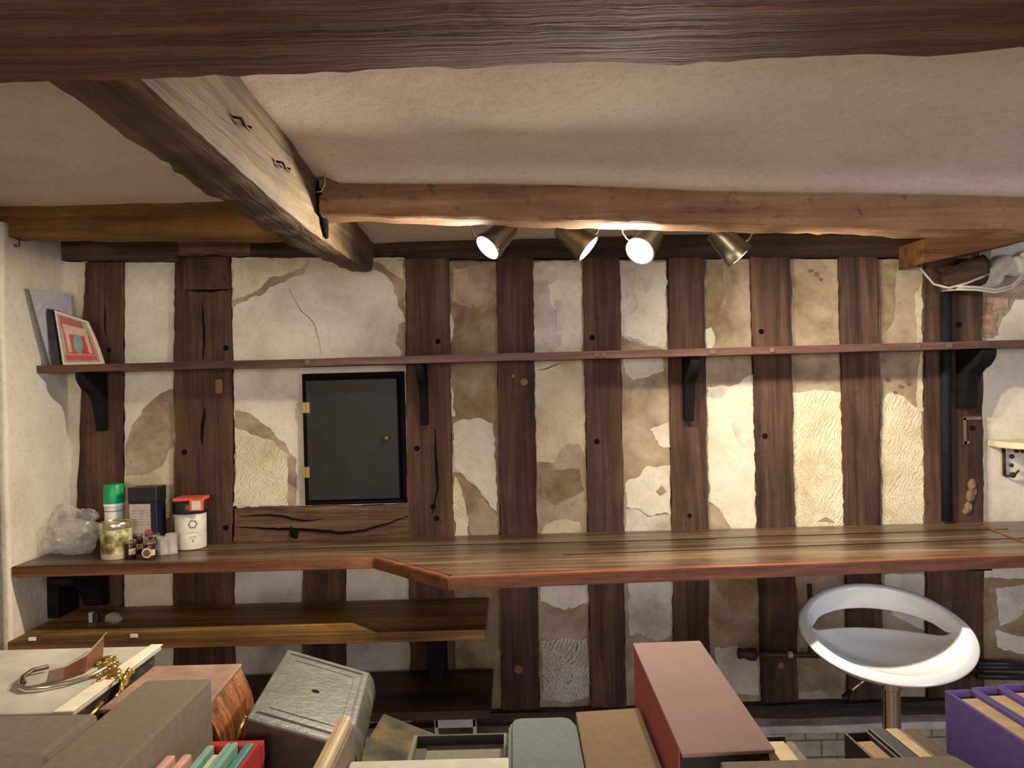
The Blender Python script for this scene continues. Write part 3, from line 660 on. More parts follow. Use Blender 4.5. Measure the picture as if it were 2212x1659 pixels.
for a, b in (((0.15, 2.60), (2.35, 2.70)), ((0.55, 2.80), (1.75, 2.83)), ((-1.4, 2.83), (0.7, 2.79))):
    bm = bmesh.new(); add_tube(bm, [(a[0], a[1], CT), (b[0], b[1], CT)], 0.0016, 6)
    obj('board_joint', bm, M['hole'], counter)
bm = bmesh.new(); a, b = T(2112, 1133, CT), T(2212, 1172, CT); b = b+(b-a)*0.8
d = (b-a).normalized(); n = Vector((-d.y, d.x, 0))
poly_slab(bm, [tuple((a-n*.006).xy), tuple((b-n*.006).xy), tuple((b+n*.006).xy), tuple((a+n*.006).xy)], CT-.001, CT+.003, 0.001)
obj('corner_strip', bm, M['edge'], counter)
bracket(1768, 'black bracket under the counter left of the stool', 0.12, 0.24, CT-CTH-.001, 0.05)
bracket(2085, 'black bracket under the counter right of the stool', 0.13, 0.36, CT-CTH-.001, 0.08)
bracket(205, 'black bracket under the counter at the left wall', 0.15, 0.25, CT-CTH-.03, 0.07)

# shelves below the counter
def under(px0, x1, yf, ztop, th, label, name='low_shelf', m=None):
    bm = bmesh.new(); add_box(bm, px0, x1, yf, YF-.004, ztop-th, ztop, bev=.003)
    return setp(obj(name, bm, m or M['under']), label, 'shelf')
us = under(-1.66, -0.108, 2.585, 0.655, 0.034, 'upper shelf below the counter with a sunlit ochre front edge'.replace('sunlit', 'bright'))
ls = under(-1.66, -0.098, 2.60, 0.388, 0.030, 'lower dark brown shelf below the counter, behind the books', m=M['lowshelf'])
tagm = plain('white_tag', 'e8ddd0', 0.6)
for px, py in ((288, 1374), (68, 1381)):
    c = P(px, py, 2.58); bm = bmesh.new(); add_box(bm, c.x-.012, c.x+.012, 2.5825, 2.586, c.z-.006, c.z+.006, bev=.001); obj('shelf_tag', bm, tagm, us, label='small white tag')
for px, z0, z1 in ((128, 0.655, 0.852), (942, 0.388, 0.620)):
    x = P(px, 1300, 2.9).x; bm = bmesh.new(); add_box(bm, x-.03, x+.03, 2.84, 2.975, z0+.001, z1-.001, bev=.004)
    setp(obj('shelf_support', bm, M['bracket']), {128: 'dark upright support between counter and upper low shelf at the left wall', 942: 'dark upright support between the two low shelves at their right end'}[px], 'support')
# white skirting board offcut near the floor, plinth bricks
def brick_mat():
    m, nt, bs = newmat('painted_brick')
    mp = mapped(nt, (1, 1, 1), (math.radians(90), 0, 0))
    br = nd(nt, 'ShaderNodeTexBrick', Scale=1.0); br.inputs['Brick Width'].default_value = 0.115; br.inputs['Row Height'].default_value = 0.062
    br.inputs['Mortar Size'].default_value = 0.0035; br.inputs['Color1'].default_value = (*lin('b5aa92'), 1); br.inputs['Color2'].default_value = (*lin('a89c82'), 1); br.inputs['Mortar'].default_value = (*lin('74684f'), 1)
    nt.links.new(mp, br.inputs['Vector'])
    g = noi(nt, mapped(nt, (1, 1, 1)), 16, 5)
    c = mixc(nt, 0.7, br.outputs['Color'], ramp(nt, g, [(0.3, (0.6, 0.56, 0.5)), (0.6, (1, 1, 1))]), 'MULTIPLY')
    nt.links.new(c, bs.inputs['Base Color']); nt.links.new(bump(nt, br.outputs['Fac'], -0.6, 0.006), bs.inputs['Normal']); bs.inputs['Roughness'].default_value = 0.85
    return m
bm = bmesh.new(); add_box(bm, -1.66, 3.2, 2.90, 2.949, 0.0, 0.1548)
setp(obj('brick_plinth', bm, brick_mat()), 'low whitewashed brick plinth at the foot of the wall', 'plinth')
bm = bmesh.new(); add_box(bm, -1.66, 3.2, 2.875, 2.9495, 0.160, 0.188, bev=.006)
bmesh.ops.subdivide_edges(bm, edges=[e for e in bm.edges if abs(e.verts[0].co.x-e.verts[1].co.x) > 1], cuts=150)
for v in bm.verts: v.co.z += .005*nz(v.co, 8); v.co.y += .004*nz(v.co, 10) if v.co.y < 2.93 else 0
setp(obj('plinth_ledge', bm, M['whiteb']), 'uneven pale plaster ledge on top of the brick plinth', 'ledge')
bm = bmesh.new(); a = P(940, 1545, 2.86); b = P(1030, 1560, 2.86); add_box(bm, a.x, b.x, 2.83, 2.87, a.z-.035, a.z-.003, bev=.003)
add_box(bm, b.x-.012, b.x, 2.83, 2.87, 0.0, a.z-.004); add_box(bm, a.x, a.x+.012, 2.83, 2.87, 0.0, a.z-.004)
setp(obj('white_stand', bm, plain('white_gloss', 'cfc8c6', 0.4)), 'low white painted stand on the floor below the lower shelf', 'stand')
# pipe with valve below the counter, right
pm = plain('dull_copper_pipe', '5a4536', 0.5, 0.4)
pipe = thing('water_pipe', 'thin brown water pipe with a valve below the counter', 'pipe', P(1690, 1414, 2.93))
bm = bmesh.new(); add_tube(bm, [P(1640, 1415, 2.93), P(1700, 1414, 2.93), P(1775, 1416, 2.93)], 0.010, 10)
add_tube(bm, [P(1748, 1262, 2.93), P(1752, 1330, 2.93), P(1750, 1416, 2.93)], 0.009, 10); obj('pipe_run', bm, pm, pipe, smooth=True)
bm = bmesh.new(); add_lathe(bm, [(0.008, 0), (0.022, .006), (0.024, .03), (0.016, .05), (0.02, .06), (0.02, .07)], P(1636, 1414, 2.93), (-1, 0, 0.1), 16); obj('valve', bm, plain('black_valve', (.03, .026, .024), .5), pipe, smooth=True)
bm = bmesh.new(); add_lathe(bm, [(0.0125, -.008), (0.0125, .008)], P(1706, 1414, 2.93), (1, 0, 0), 14); obj('pipe_clip', bm, plain('white_clip', 'b9ab98', .5), pipe)
bm = bmesh.new()
for y in (1440, 1460, 1432): add_tube(bm, [P(2110, y, 2.93), P(2240, y+3, 2.93)], 0.012, 10)
setp(obj('pipe_bundle', bm, plain('black_pipe', (.02, .018, .018), .4), smooth=True), 'bundle of black pipes low on the wall at the right edge', 'pipe')

# small white shelf with a scroll bracket at the right edge
ws = thing('corner_shelf', 'small white rounded shelf on an iron scroll bracket at the right edge', 'shelf', P(2200, 960, 2.95))
bm = bmesh.new(); c = P(2225, 962, 2.95); pts = [(c.x-.13, 2.999)]
for k in range(9):
    a = math.pi*k/16; pts.append((c.x-.14+0.05*(1-math.cos(a)), 2.93-0.12*math.sin(a)))
pts += [(c.x+.25, 2.81), (c.x+.25, 2.999)]
poly_slab(bm, pts, c.z-.002, c.z+.020, .003); obj('board', bm, plain('cream_gloss', 'd8cba8', 0.4), ws)
bm = bmesh.new(); s = P(2172, 975, 2.98); top_z = c.z-.006
add_tube(bm, [(s.x, 2.99, top_z), (s.x, 2.99, top_z-.11)], 0.006, 8)
for bx, bz, br_ in ((.014, -.035, .009), (.012, -.068, .008), (.016, -.104, .011), (.034, -.014, .009), (.055, -.016, .008)):
    bmesh.ops.create_icosphere(bm, subdivisions=2, radius=br_, matrix=Matrix.Translation((s.x+bx, 2.965, top_z+bz)))
add_tube(bm, [(s.x, 2.985, top_z-.11), (s.x+.018, 2.965, top_z-.108), (s.x+.03, 2.95, top_z-.085)], .004, 8)
add_tube(bm, [(s.x, 2.97, top_z-.002), (s.x+.12, 2.97, top_z-.002)], .005, 8)
add_tube(bm, [(s.x, 2.99, top_z), (s.x+.03, 2.86, top_z)], 0.006, 8)
obj('scroll_bracket', bm, iron, ws, smooth=True, label='black iron scroll bracket')

# ------------------------------------------------------------------ spotlights
steel = plain('brushed_nickel', '8c8474', 0.34, 1.0, var=0.1)
def emis(name, col, s):
    m = bpy.data.materials.new(name); m.use_nodes = True; nt = m.node_tree; nt.nodes.clear()
    e = nt.nodes.new('ShaderNodeEmission'); e.inputs[0].default_value = (*col, 1); e.inputs[1].default_value = s
    o = nt.nodes.new('ShaderNodeOutputMaterial'); nt.links.new(e.outputs[0], o.inputs[0]); return m
glow = emis('lit_bulb', (1.0, 0.90, 0.68), 22)
bm = bmesh.new(); add_box(bm, -0.16, 0.76, 2.262, 2.292, 1.964, 1.984, bev=.003)
trk = setp(obj('light_track', bm, steel), 'narrow metal track hidden behind the honey brown beam', 'track')
def spot(px, py, n, label, k, up, power):
    """px,py: centre of the bulb face; n: direction the lamp points"""
    Yc = 2.31; c = P(px, py, Yc); n = Vector(n).normalized()
    t = thing('spotlight', label, 'spotlight', c, 'spotlights on the ceiling track')
    bm = bmesh.new(); L = 0.105
    prof = [(0.0, -L), (0.026, -L), (0.031, -L+.005), (0.033, -L+.02), (0.039, -.030), (0.041, -.020), (0.044, -.010), (0.044, 0.003), (0.040, 0.003), (0.036, -.012), (0.0, -.014)]
    add_lathe(bm, prof, c, n, 32); bmesh.ops.recalc_face_normals(bm, faces=bm.faces)
    sharp(obj('lamp_shade', bm, steel, t), 30)
    bm = bmesh.new(); add_lathe(bm, [(0.0, -.012), (0.034, -.010), (0.037, -.001), (0.030, .004), (0.0, .007)], c, n, 28)
    obj('bulb', bm, glow, t, smooth=True)
    side = Vector(up); mid = c-n*0.035; a0 = mid+side.normalized()*0.036
    ex = Vector((a0.x+side.x*.02, 2.278, 1.964))
    bm = bmesh.new(); add_tube(bm, [a0, a0+side.normalized()*0.018+Vector((0, 0, .004)), a0+side.normalized()*0.030+Vector((0, 0, .02)), ex], 0.0035, 8)
    obj('arm', bm, steel, t, smooth=True)
    l = bpy.data.lights.new('spot_lamp', 'SPOT'); l.energy = power; l.color = LAMP_COL; l.spot_size = math.radians(172); l.spot_blend = 1.0; l.shadow_soft_size = 0.03
    o = bpy.data.objects.new('lamp_light', l); C.objects.link(o); o.parent = t; o.location = n*0.012
    o.rotation_euler = n.to_track_quat('-Z', 'Y').to_euler()
spot(1054, 534, (-0.60, -0.38, -0.62), 'leftmost spotlight, glowing and pointing down to the left', 0, (-1, 0, 0.1), LAMP_W)
spot(1270, 536, (0.70, -0.16, -0.62), 'second spotlight from the left, its metal shade seen side on', 1, (1, 0, 0.3), LAMP_W)
spot(1383, 542, (-0.50, -0.62, -0.58), 'third spotlight, brightest, turned toward the viewer', 2, (-1, 0, 0.3), LAMP_W)
spot(1597, 553, (0.66, -0.03, -0.74), 'rightmost spotlight, its face edge on as a thin bright line', 3, (1, 0, 0.3), LAMP_W)

# ------------------------------------------------------------------ bar stool
gloss = plain('white_gloss_plastic', 'd9d9d8', 0.16, spec=0.6, var=0.02, coat=0.4)
chrome = plain('chrome', 'c9c4b8', 0.12, 1.0, var=0.05)
sc0 = Vector((1.118, 2.402, 0.692))
stool = thing('bar_stool', 'white glossy bar stool with open ring back on a chrome stem', 'stool', (sc0.x, sc0.y, 0))
def egg():
    bm = bmesh.new(); R = 0.245; N = 96
    yaw = math.radians(-9)
    def pt(phi, th):
        s = math.sin(th); x = R*s*math.cos(phi); y = R*1.0*s*math.sin(phi); z = -0.146*math.cos(th) if th < math.pi/2 else -0.234*math.cos(th)
        # flatter seat
        return Vector((x, y, z))
    def thmax(phi):
        lo, hi = 0.6, 2.75
        for _ in range(40):     # rim plane: z = -0.035 + 0.62*y
            m = (lo+hi)/2; p = pt(phi, m)
            if p.z < -0.033+0.42*p.y+0.0*p.x: lo = m
            else: hi = m
        return lo
    cols = []
    for k in range(N):
        phi = 2*math.pi*k/N; d = (phi-math.pi/2+math.pi) % (2*math.pi)-math.pi
        tm = thmax(phi)
        if abs(d) < 1.16:
            q = math.sqrt(max(0, 1-(d/1.16)**2)); q = q**0.8
            mid = 1.28+0.10*q; half = 0.36*q
            hi_t = tm-0.40*(0.85+0.15*q); lo_t = min(mid-half*0.95, hi_t-0.001); hi_t = lo_t+(hi_t-lo_t)*min(1, q*1.35)
        else:
            lo_t = hi_t = min(1.28, tm-0.12)
        col = []
        for i in range(13): col.append(pt(phi, max(0.02, lo_t*i/12)))
        for i in range(7): col.append(pt(phi, hi_t+(tm-hi_t)*i/6))
        cols.append((col, hi_t-lo_t > 0.004))
    vs = [[bm.verts.new(p) for p in c] for c, _ in cols]
    for k in range(N):
        j = (k+1) % N; hole = cols[k][1] or cols[j][1]
        for i in range(19):
            if i == 12 and hole: continue
            try: bm.faces.new((vs[k][i], vs[j][i], vs[j][i+1], vs[k][i+1]))
            except ValueError: pass
    c = bm.faces.new([v[0] for v in vs])
    bmesh.ops.remove_doubles(bm, verts=bm.verts, dist=0.0006)
    bmesh.ops.recalc_face_normals(bm, faces=bm.faces)
    bmesh.ops.transform(bm, matrix=Matrix.Translation(sc0) @ Matrix.Rotation(yaw, 4, 'Z') @ Matrix.Rotation(math.radians(1.5), 4, 'Y'), verts=bm.verts)
    return bm
shell = obj('seat_shell', egg(), gloss, stool, smooth=True)
md = shell.modifiers.new('thick', 'SOLIDIFY'); md.thickness = 0.030; md.offset = 0.0
md2 = shell.modifiers.new('round', 'SUBSURF'); md2.levels = 1; md2.render_levels = 2
bm = bmesh.new(); add_lathe(bm, [(0.0, 0.02), (0.034, 0.02), (0.034, 0.20), (0.026, 0.21), (0.026, 0.50), (0.034, 0.505), (0.034, 0.545), (0.0, 0.545)], (sc0.x, sc0.y, 0), (0, 0, 1), 28)
sharp(obj('stem', bm, chrome, stool), 30)
bm = bmesh.new(); add_lathe(bm, [(0.0, 0.0), (0.20, 0.0), (0.20, 0.006), (0.15, 0.014), (0.05, 0.03), (0.036, 0.05), (0.0, 0.05)], (sc0.x, sc0.y, 0), (0, 0, 1), 40)
sharp(obj('base_plate', bm, chrome, stool), 30)
bm = bmesh.new(); q = Vector((sc0.x-.02, sc0.y, 0.530)); add_tube(bm, [q, q+Vector((-.06, -.01, 0.006)), q+Vector((-.115, -.03, -.022))], 0.0045, 8)
lev = obj('height_lever', bm, chrome, stool, smooth=True)
bm = bmesh.new(); add_tube(bm, [q+Vector((-.112, -.029, -.020)), q+Vector((-.14, -.036, -.036))], 0.0065, 10); obj('grip', bm, M['bracket'], lev, smooth=True)

# ------------------------------------------------------------------ things on the counter
def cyl(name, x, y, z, prof, m, parent, seg=32, axis=(0, 0, 1), lab=None):
    bm = bmesh.new(); add_lathe(bm, prof, (x, y, z), axis, seg); return sharp(obj(name, bm, m, parent, label=lab), 35)
def wrap(bm, x, y, z0, z1, r, a0, a1, n=16, t=0.0006, mat=0):
    """label wrapped on a cylinder between angles a0..a1 (0 = toward the viewer, + to the right)"""
    rows = []
    for i in range(n+1):
        a = math.radians(a0+(a1-a0)*i/n); d = Vector((math.sin(a), -math.cos(a), 0)); o = Vector((x, y, 0))
        rows.append([o+d*(r-0.001)+Vector((0, 0, z0)), o+d*(r+t)+Vector((0, 0, z0)), o+d*(r+t)+Vector((0, 0, z1)), o+d*(r-0.001)+Vector((0, 0, z1))])
    grid_faces(bm, rows, mat=mat); bmesh.ops.recalc_face_normals(bm, faces=bm.faces)
ZC = CT+0.0008
def seat(px, py):  # point on the counter top under a pixel
    return T(px, py, ZC)
def bag_mat(name, al):
    m = bpy.data.materials.new(name); m.use_nodes = True; nt = m.node_tree; bs = nt.nodes['Principled BSDF']
    bs.inputs['Base Color'].default_value = (.74, .71, .62, 1); bs.inputs['Roughness'].default_value = .18
    g = noi(nt, mapped(nt, (1, 1, 1)), 26, 4, .6)
    tr = nt.nodes.new('ShaderNodeBsdfTransparent'); mx = nt.nodes.new('ShaderNodeMixShader'); out = nt.nodes['Material Output']
    nt.links.new(ramp(nt, g, [(.3, (al*.5,)*3), (.7, (min(1, al*1.4),)*3)]), mx.inputs[0])
    nt.links.new(tr.outputs[0], mx.inputs[1]); nt.links.new(bs.outputs[0], mx.inputs[2]); nt.links.new(mx.outputs[0], out.inputs[0]); return m
bagm = bag_mat('clear_film', .20)
# spray can with green cap
p = seat(249, 1190); x, y = p.x, p.y
spray = thing('spray_can', 'white spray can with a green cap, left of the dark box', 'can', (x, y, ZC))
cyl('body', x, y, ZC, [(0, 0), (.030, 0), (.032, .004), (.032, .165), (.029, .171), (.018, .176), (0, .176)], plain('white_enamel', 'd7d6c4', .35), spray)
cyl('cap', x, y, ZC, [(0, .173), (.034, .173), (.0345, .177), (.033, .234), (.030, .240), (0, .241)], plain('green_plastic', '0c9a58', .4), spray, lab='green plastic cap')
bm = bmesh.new()
for h in (.112, .144): wrap(bm, x, y, ZC+h, ZC+h+.004, .032, -90, 90)
obj('printed_band', bm, plain('grey_green_band', '7d8d80', .5), spray)
cyl('clear_collar', x, y, ZC, [(.0325, .163), (.035, .163), (.035, .1725), (.0325, .1725)], plain('clear_plastic', 'e8ece0', .15), spray)
# dark ink box
p = seat(316, 1194); a = P(277, 1100, p.y).x; b = P(340, 1100, p.y).x
inkb = thing('polish_box', 'tall black box with a pale printed label, behind the small jars', 'box', ((a+b)/2, p.y+.03, ZC))
navy = plain('navy_card', (0.012, 0.011, 0.03), .4)
mkbox('carton', (a+.001, b-.002, p.y, p.y+.075, ZC, ZC+.180), navy, inkb, .003)
bm = bmesh.new(); add_box(bm, a-.001, b, p.y-.002, p.y+.077, ZC+.178, ZC+.230, bev=.004); obj('lid', bm, M['black'], inkb)
bm = bmesh.new(); add_box(bm, a+.004, a+.004+(b-a)*.72, p.y-.0012, p.y+.001, ZC+.03, ZC+.172); lab = obj('label', bm, plain('beige_paper', 'b3a394', .7), inkb)
bm = bmesh.new(); add_lathe(bm, [(0, 0), (.014, 0), (.014, .0006), (0, .0006)], (a+.070, p.y-.0012, ZC+.070), (0, -1, 0), 24); obj('red_seal', bm, plain('dull_red_print', 'a5504a', .7), lab)
bm = bmesh.new(); add_box(bm, a+.057, a+.083, p.y-.0024, p.y-.0012, ZC+.057, ZC+.068); obj('seal_base', bm, plain('dull_blue_print', '4a4a78', .7), lab)
bm = bmesh.new()
for r_ in range(6):
    for q in range(3): add_box(bm, a+.012+q*.026, a+.012+q*.026+.014+.006*random.random(), p.y-.0016, p.y-.001, ZC+.148-r_*.010, ZC+.150-r_*.010)
obj('small_print', bm, plain('grey_print', '8d7d70', .8), lab)
# white jar with black lid and emblem
p = seat(402, 1189); x, y = p.x, p.y+.045
jar = thing('white_jar', 'white jar with black lid and a grey flower emblem', 'jar', (x, y, ZC))
wpl = plain('white_plastic', 'd3cfba', .4); gp = plain('grey_print_ink', '555a50', .7)
cyl('body', x, y, ZC, [(0, 0), (.048, 0), (.053, .004), (.055, .125), (.052, .130), (0, .130)], wpl, jar)
cyl('lid', x, y, ZC, [(0, .129), (.060, .129), (.061, .133), (.0605, .168), (.058, .172), (0, .173)], M['black'], jar, lab='black screw lid')
bm = bmesh.new(); ec = math.radians(30)
def jp(u, v): a_ = ec+u/.055; return Vector((x+math.sin(a_)*.0555, y-math.cos(a_)*.0555, ZC+.093+v))
pts = [jp((.0125+.0022*math.cos(6*t))*math.cos(t), (.0125+.0022*math.cos(6*t))*math.sin(t)) for t in [2*math.pi*k/48 for k in range(49)]]
add_tube(bm, pts, .0014, 6); obj('flower_emblem', bm, gp, jar)
bm = bmesh.new()
for v, wd in ((-.030, .036), (-.044, .022), (-.050, .026)):
    add_tube(bm, [jp(-wd/2+wd*i/8, v) for i in range(9)], .0005, 5)
add_tube(bm, [jp(-.001, -.056), jp(.001, -.062)], .0016, 6); obj('small_print', bm, gp, jar)
# orange carton on the jar
ora = plain('orange_card', 'dd5a38', .55)
z = ZC+.1745
oc = thing('orange_carton', 'small flat orange carton lying on the lid of the white jar', 'carton', (x+.012, y, z))
bm = bmesh.new(); add_box(bm, x-.040, x+.060, y-.050, y+.030, z, z+.012, bev=.002); obj('sleeve', bm, ora, oc)
bm = bmesh.new(); add_box(bm, x+.025, x+.072, y-.070, y-.058, z-.032, z+.012, bev=.0015); add_box(bm, x+.025, x+.072, y-.058, y-.048, z-.0, z+.012, bev=.001); obj('flap', bm, ora, oc)
bm = bmesh.new(); add_box(bm, x+.034, x+.066, y-.0712, y-.0698, z-.028, z+.004); obj('sticker', bm, plain('cream_sticker', 'd8c8b0', .6), oc)
bm = bmesh.new(); add_box(bm, x-.018, x+.012, y-.040, y-.02, z+.0115, z+.0127); obj('print_patch', bm, plain('violet_print', '7a4f7c', .6), oc)
# decorated tin
p = seat(240, 1209); x, y = p.x, p.y+.040
tin = thing('decorated_tin', 'round tin with a silver lid and a green and yellow picture', 'tin', (x, y, ZC))
tm = plain('cream_tin', 'cbbfa2', .4)
cyl('body', x, y, ZC, [(0, 0), (.048, 0), (.050, .003), (.050, .112), (0, .112)], tm, tin)
cyl('lid', x, y, ZC, [(.0505, .102), (.053, .102), (.054, .105), (.054, .120), (.052, .124), (.047, .124), (.046, .121), (0, .121)], plain('tin_plate', 'cdbf9e', .25, .85, vs=8), tin, lab='silver lid')
m, nt, bs = newmat('leaf_picture'); g = noi(nt, mapped(nt, (1, 1, 1)), 32, 3, .5)
nt.links.new(ramp(nt, g, [(.36, '565030'), (.48, '8a824a'), (.60, 'c2bd80'), (.70, 'dcd8b8')]), bs.inputs['Base Color']); bs.inputs['Roughness'].default_value = .45
bm = bmesh.new(); wrap(bm, x, y, ZC+.018, ZC+.098, .050, -55, 75, 20); obj('picture_label', bm, m, tin)
# six little glass jars in front
glass = bag_mat('thin_glass', .38)
dark = plain('dark_preserve', (.035, .012, .010), .25)
cream = plain('cream_label', 'd3bd98', .6)
slv = plain('silver_cap', 'bfb296', .25, .9)
for k, (px, py, kind, lab) in enumerate(((276, 1208, 0, 'leftmost small dark jar in front of the decorated tin'), (318, 1210, 1, 'small dark jar whose round cream label faces the viewer'), (347, 1200, 2, 'left one of the two small empty clear jars'),
                                    (296, 1196, 0, 'small dark jar in the back row, beside the decorated tin'), (329, 1198, 0, 'small dark jar in the back row, in front of the black box'), (366, 1198, 2, 'right one of the two small empty clear jars, nearest the white jar'))):
    p = seat(px, py); x, y = p.x, p.y+.02; rr = .0195; h = .052+.008*(k > 2)
    t = thing('small_jar', lab, 'jar', (x, y, ZC), 'small jars on the counter')
    if kind == 2: cyl('glass_body', x, y, ZC, [(0, 0), (rr, 0), (rr, h), (rr-.002, h), (rr-.002, .003), (0, .003)], glass, t, 24)
    else: cyl('glass_body', x, y, ZC, [(0, 0), (rr-.001, 0), (rr, .003), (rr, h-.006), (rr-.002, h), (0, h)], dark, t, 24)
    cyl('cap', x, y, ZC, [(0, h+.0005), (rr+.001, h+.0005), (rr+.001, h+.008), (rr-.002, h+.010), (rr-.004, h+.008), (0, h+.008)], slv if kind != 2 else glass, t, 24, lab='silver cap' if kind != 2 else 'clear cap')
    if kind == 1:
        bm = bmesh.new(); wrap(bm, x, y, ZC+.014, ZC+.034, rr, -80, 80); obj('label_band', bm, cream, t)
        bm = bmesh.new(); add_lathe(bm, [(0, 0), (.0175, 0), (.0175, .001), (.012, .0012), (0, .0012)], (x, y-rr-.001, ZC+.024), (0, -1, 0), 28); lo = obj('round_label', bm, cream, t)
        bm = bmesh.new(); add_lathe(bm, [(0, 0), (.0115, 0), (.0115, .0008), (0, .0008)], (x, y-rr-.0022, ZC+.024), (0, -1, 0), 24); obj('centre_mark', bm, plain('grey_brown_print', '6a5a48', .6), lo)
    elif kind == 0:
        bm = bmesh.new(); wrap(bm, x, y, ZC+.014, ZC+.034, rr, 10 if k == 0 else -60, 80); obj('label_band', bm, cream, t)
# crumpled clear bag
def crumple(cx, cy, z, sx, sy, sz, seed, sub=5, amp=.30, tip=0.0):
    bm = bmesh.new(); bmesh.ops.create_icosphere(bm, subdivisions=sub, radius=1.0)
    for v in bm.verts:
        n = v.co.copy()
        f = 1+amp*(nz(n, 1.3, seed)+.55*abs(nz(n, 3.1, seed+2))+.35*abs(nz(n, 6.5, seed+4)))
        c = Vector((n.x*f*sx, n.y*f*sy, (n.z*f+1)*sz*.5))
        c.z = max(c.z, 0.0)
        if tip: c.x += tip*max(0, c.z/sz-.6)
        v.co = Vector((cx, cy, z))+c
    return bm
p = seat(130, 1205)
bag = thing('plastic_bag', 'crumpled clear plastic bag standing in the left corner of the counter', 'bag', (p.x, p.y+.06, ZC))
obj('film', crumple(p.x-.002, p.y+.065, ZC, .100, .055, .120, 3, 4, .42), bagm, bag, smooth=False)
obj('inner_fold', crumple(p.x+.025, p.y+.045, ZC+.003, .062, .035, .105, 9, 4, .5), bagm, bag)
bm = crumple(p.x-.050, p.y+.085, ZC, .058, .04, .090, 14, 4, .5); obj('side_fold', bm, bagm, bag)
bm = crumple(p.x+.0, p.y+.09, ZC+.075, .065, .02, .075, 21, amp=.7); obj('open_top', bm, bagm, bag)
# on the upper low shelf
zs = us.location.z+.034+.0008
p = T(202, 1344, zs); x, y = p.x, p.y
t = thing('small_bottle', 'little bottle, half white half dark, on the upper low shelf', 'bottle', (x, y, zs))
mkbox('white_half', (x-.014, x+.0, y-.008, y+.012, zs, zs+.036), plain('white_label', 'a9ab96', .5), t, .003)
mkbox('dark_half', (x+.0, x+.018, y-.008, y+.012, zs, zs+.032), plain('slate_blue', '2a3038', .4), t, .004)
p = T(246, 1346, zs)
setp(obj('crumpled_wrapper', crumple(p.x, p.y, zs, .028, .018, .034, 5, 4), bagm), 'small crumpled clear wrapper beside the little bottle', 'wrapper')

# ------------------------------------------------------------------ booklets on the long shelf
ZS = SH+.026+.0008
def leaf(name, base, W, H, lean, yaw, th, mats, curl=0.0, parent=None, n=10):
    """leaning sheet/book: base = lower front corner, width W along yaw, height H leaning back by `lean` (toward -x)"""
    d = Vector((math.cos(yaw), math.sin(yaw), 0)); nn = Vector((math.sin(yaw), -math.cos(yaw), 0))
    rows = []
    for i in range(n+1):
        t = i/n; u = Vector((0, 0, math.cos(lean)))*H*t - Vector((nn.x, nn.y, 0))*math.sin(lean)*H*t
        u += nn*(curl*(t*t-t)*-1)
        o = Vector(base)+u
        rows.append([o, o+d*W, o+d*W-nn*th, o-nn*th])
    bm = bmesh.new(); grid_faces(bm, rows, mat=0); bmesh.ops.recalc_face_normals(bm, faces=bm.faces)
    return bm, d, nn
# thin objects stand on the shelf facing right/front
def pxs(px, py, Y): return P(px, py, Y)
def sheet(name, quad, th, m, parent=None, nsub=8, bulge=0.0, label=None, mats=None):
    """quad: bl, br, tr, tl world points; solid plate th thick behind it"""
    bl, br, tr, tl = [Vector(q) for q in quad]; nrm = (br-bl).cross(tl-bl).normalized()
    bm = bmesh.new(); rows = []
    for i in range(nsub+1):
        t = i/nsub; a_ = bl.lerp(tl, t); b_ = br.lerp(tr, t); off = nrm*(bulge*math.sin(math.pi*t))
        rows.append([a_-off*.2, a_.lerp(b_, .5)-off*.8, b_-off*1.6, b_-off*1.6-nrm*th, a_.lerp(b_, .5)-off*.8-nrm*th, a_-off*.2-nrm*th])
    grid_faces(bm, rows); bmesh.ops.recalc_face_normals(bm, faces=bm.faces)
    return obj(name, bm, m, parent, label=label)
YS = 2.86
f = lambda px, py, Y: P(px, py, Y)
c0, c1 = P(112, 787, 2.85), P(176, 788, 2.96)
quad = [Vector((c0.x, 2.85, ZS)), Vector((c1.x+.0, 2.955, ZS)), P(152, 676, 2.955), P(64, 621, 2.80)]
setp(sheet('white_card', [Vector((P(110, 787, 2.83).x, 2.83, ZS)), Vector((-1.615, 2.960, ZS)), P(152, 634, 2.955), P(63, 622, 2.74)], .002, plain('white_card', 'b5afb5', .6)), 'large white card leaning behind the booklets on the long shelf', 'card')
c = Vector((-1.588, 2.835, ZS))
setp(sheet('dark_booklet', [Vector((P(113, 787, 2.815).x, 2.815, ZS)), Vector((P(130, 787, 2.815).x, 2.815, ZS)), P(112, 668, 2.82), P(97, 666, 2.82)], .05, plain('dark_cover', (.03, .026, .03), .4, var=.5)), 'thin dark booklet between white card and red comic book', 'booklet')
comic = thing('comic_book', 'red and cream illustrated booklet leaning at the left end of the long shelf', 'book', (-1.50, 2.86, ZS))
q = [P(136, 787, 2.81), P(224, 790, 2.82), P(188, 694, 2.86), P(117, 670, 2.80)]
q[0].z = ZS; q[1].z = ZS
bl, br, tr, tl = q; nrm = (br-bl).cross(tl-bl).normalized()
sheet('pages', q, .012, plain('cream_pages', 'c9bfa2', .7), comic, bulge=.006)
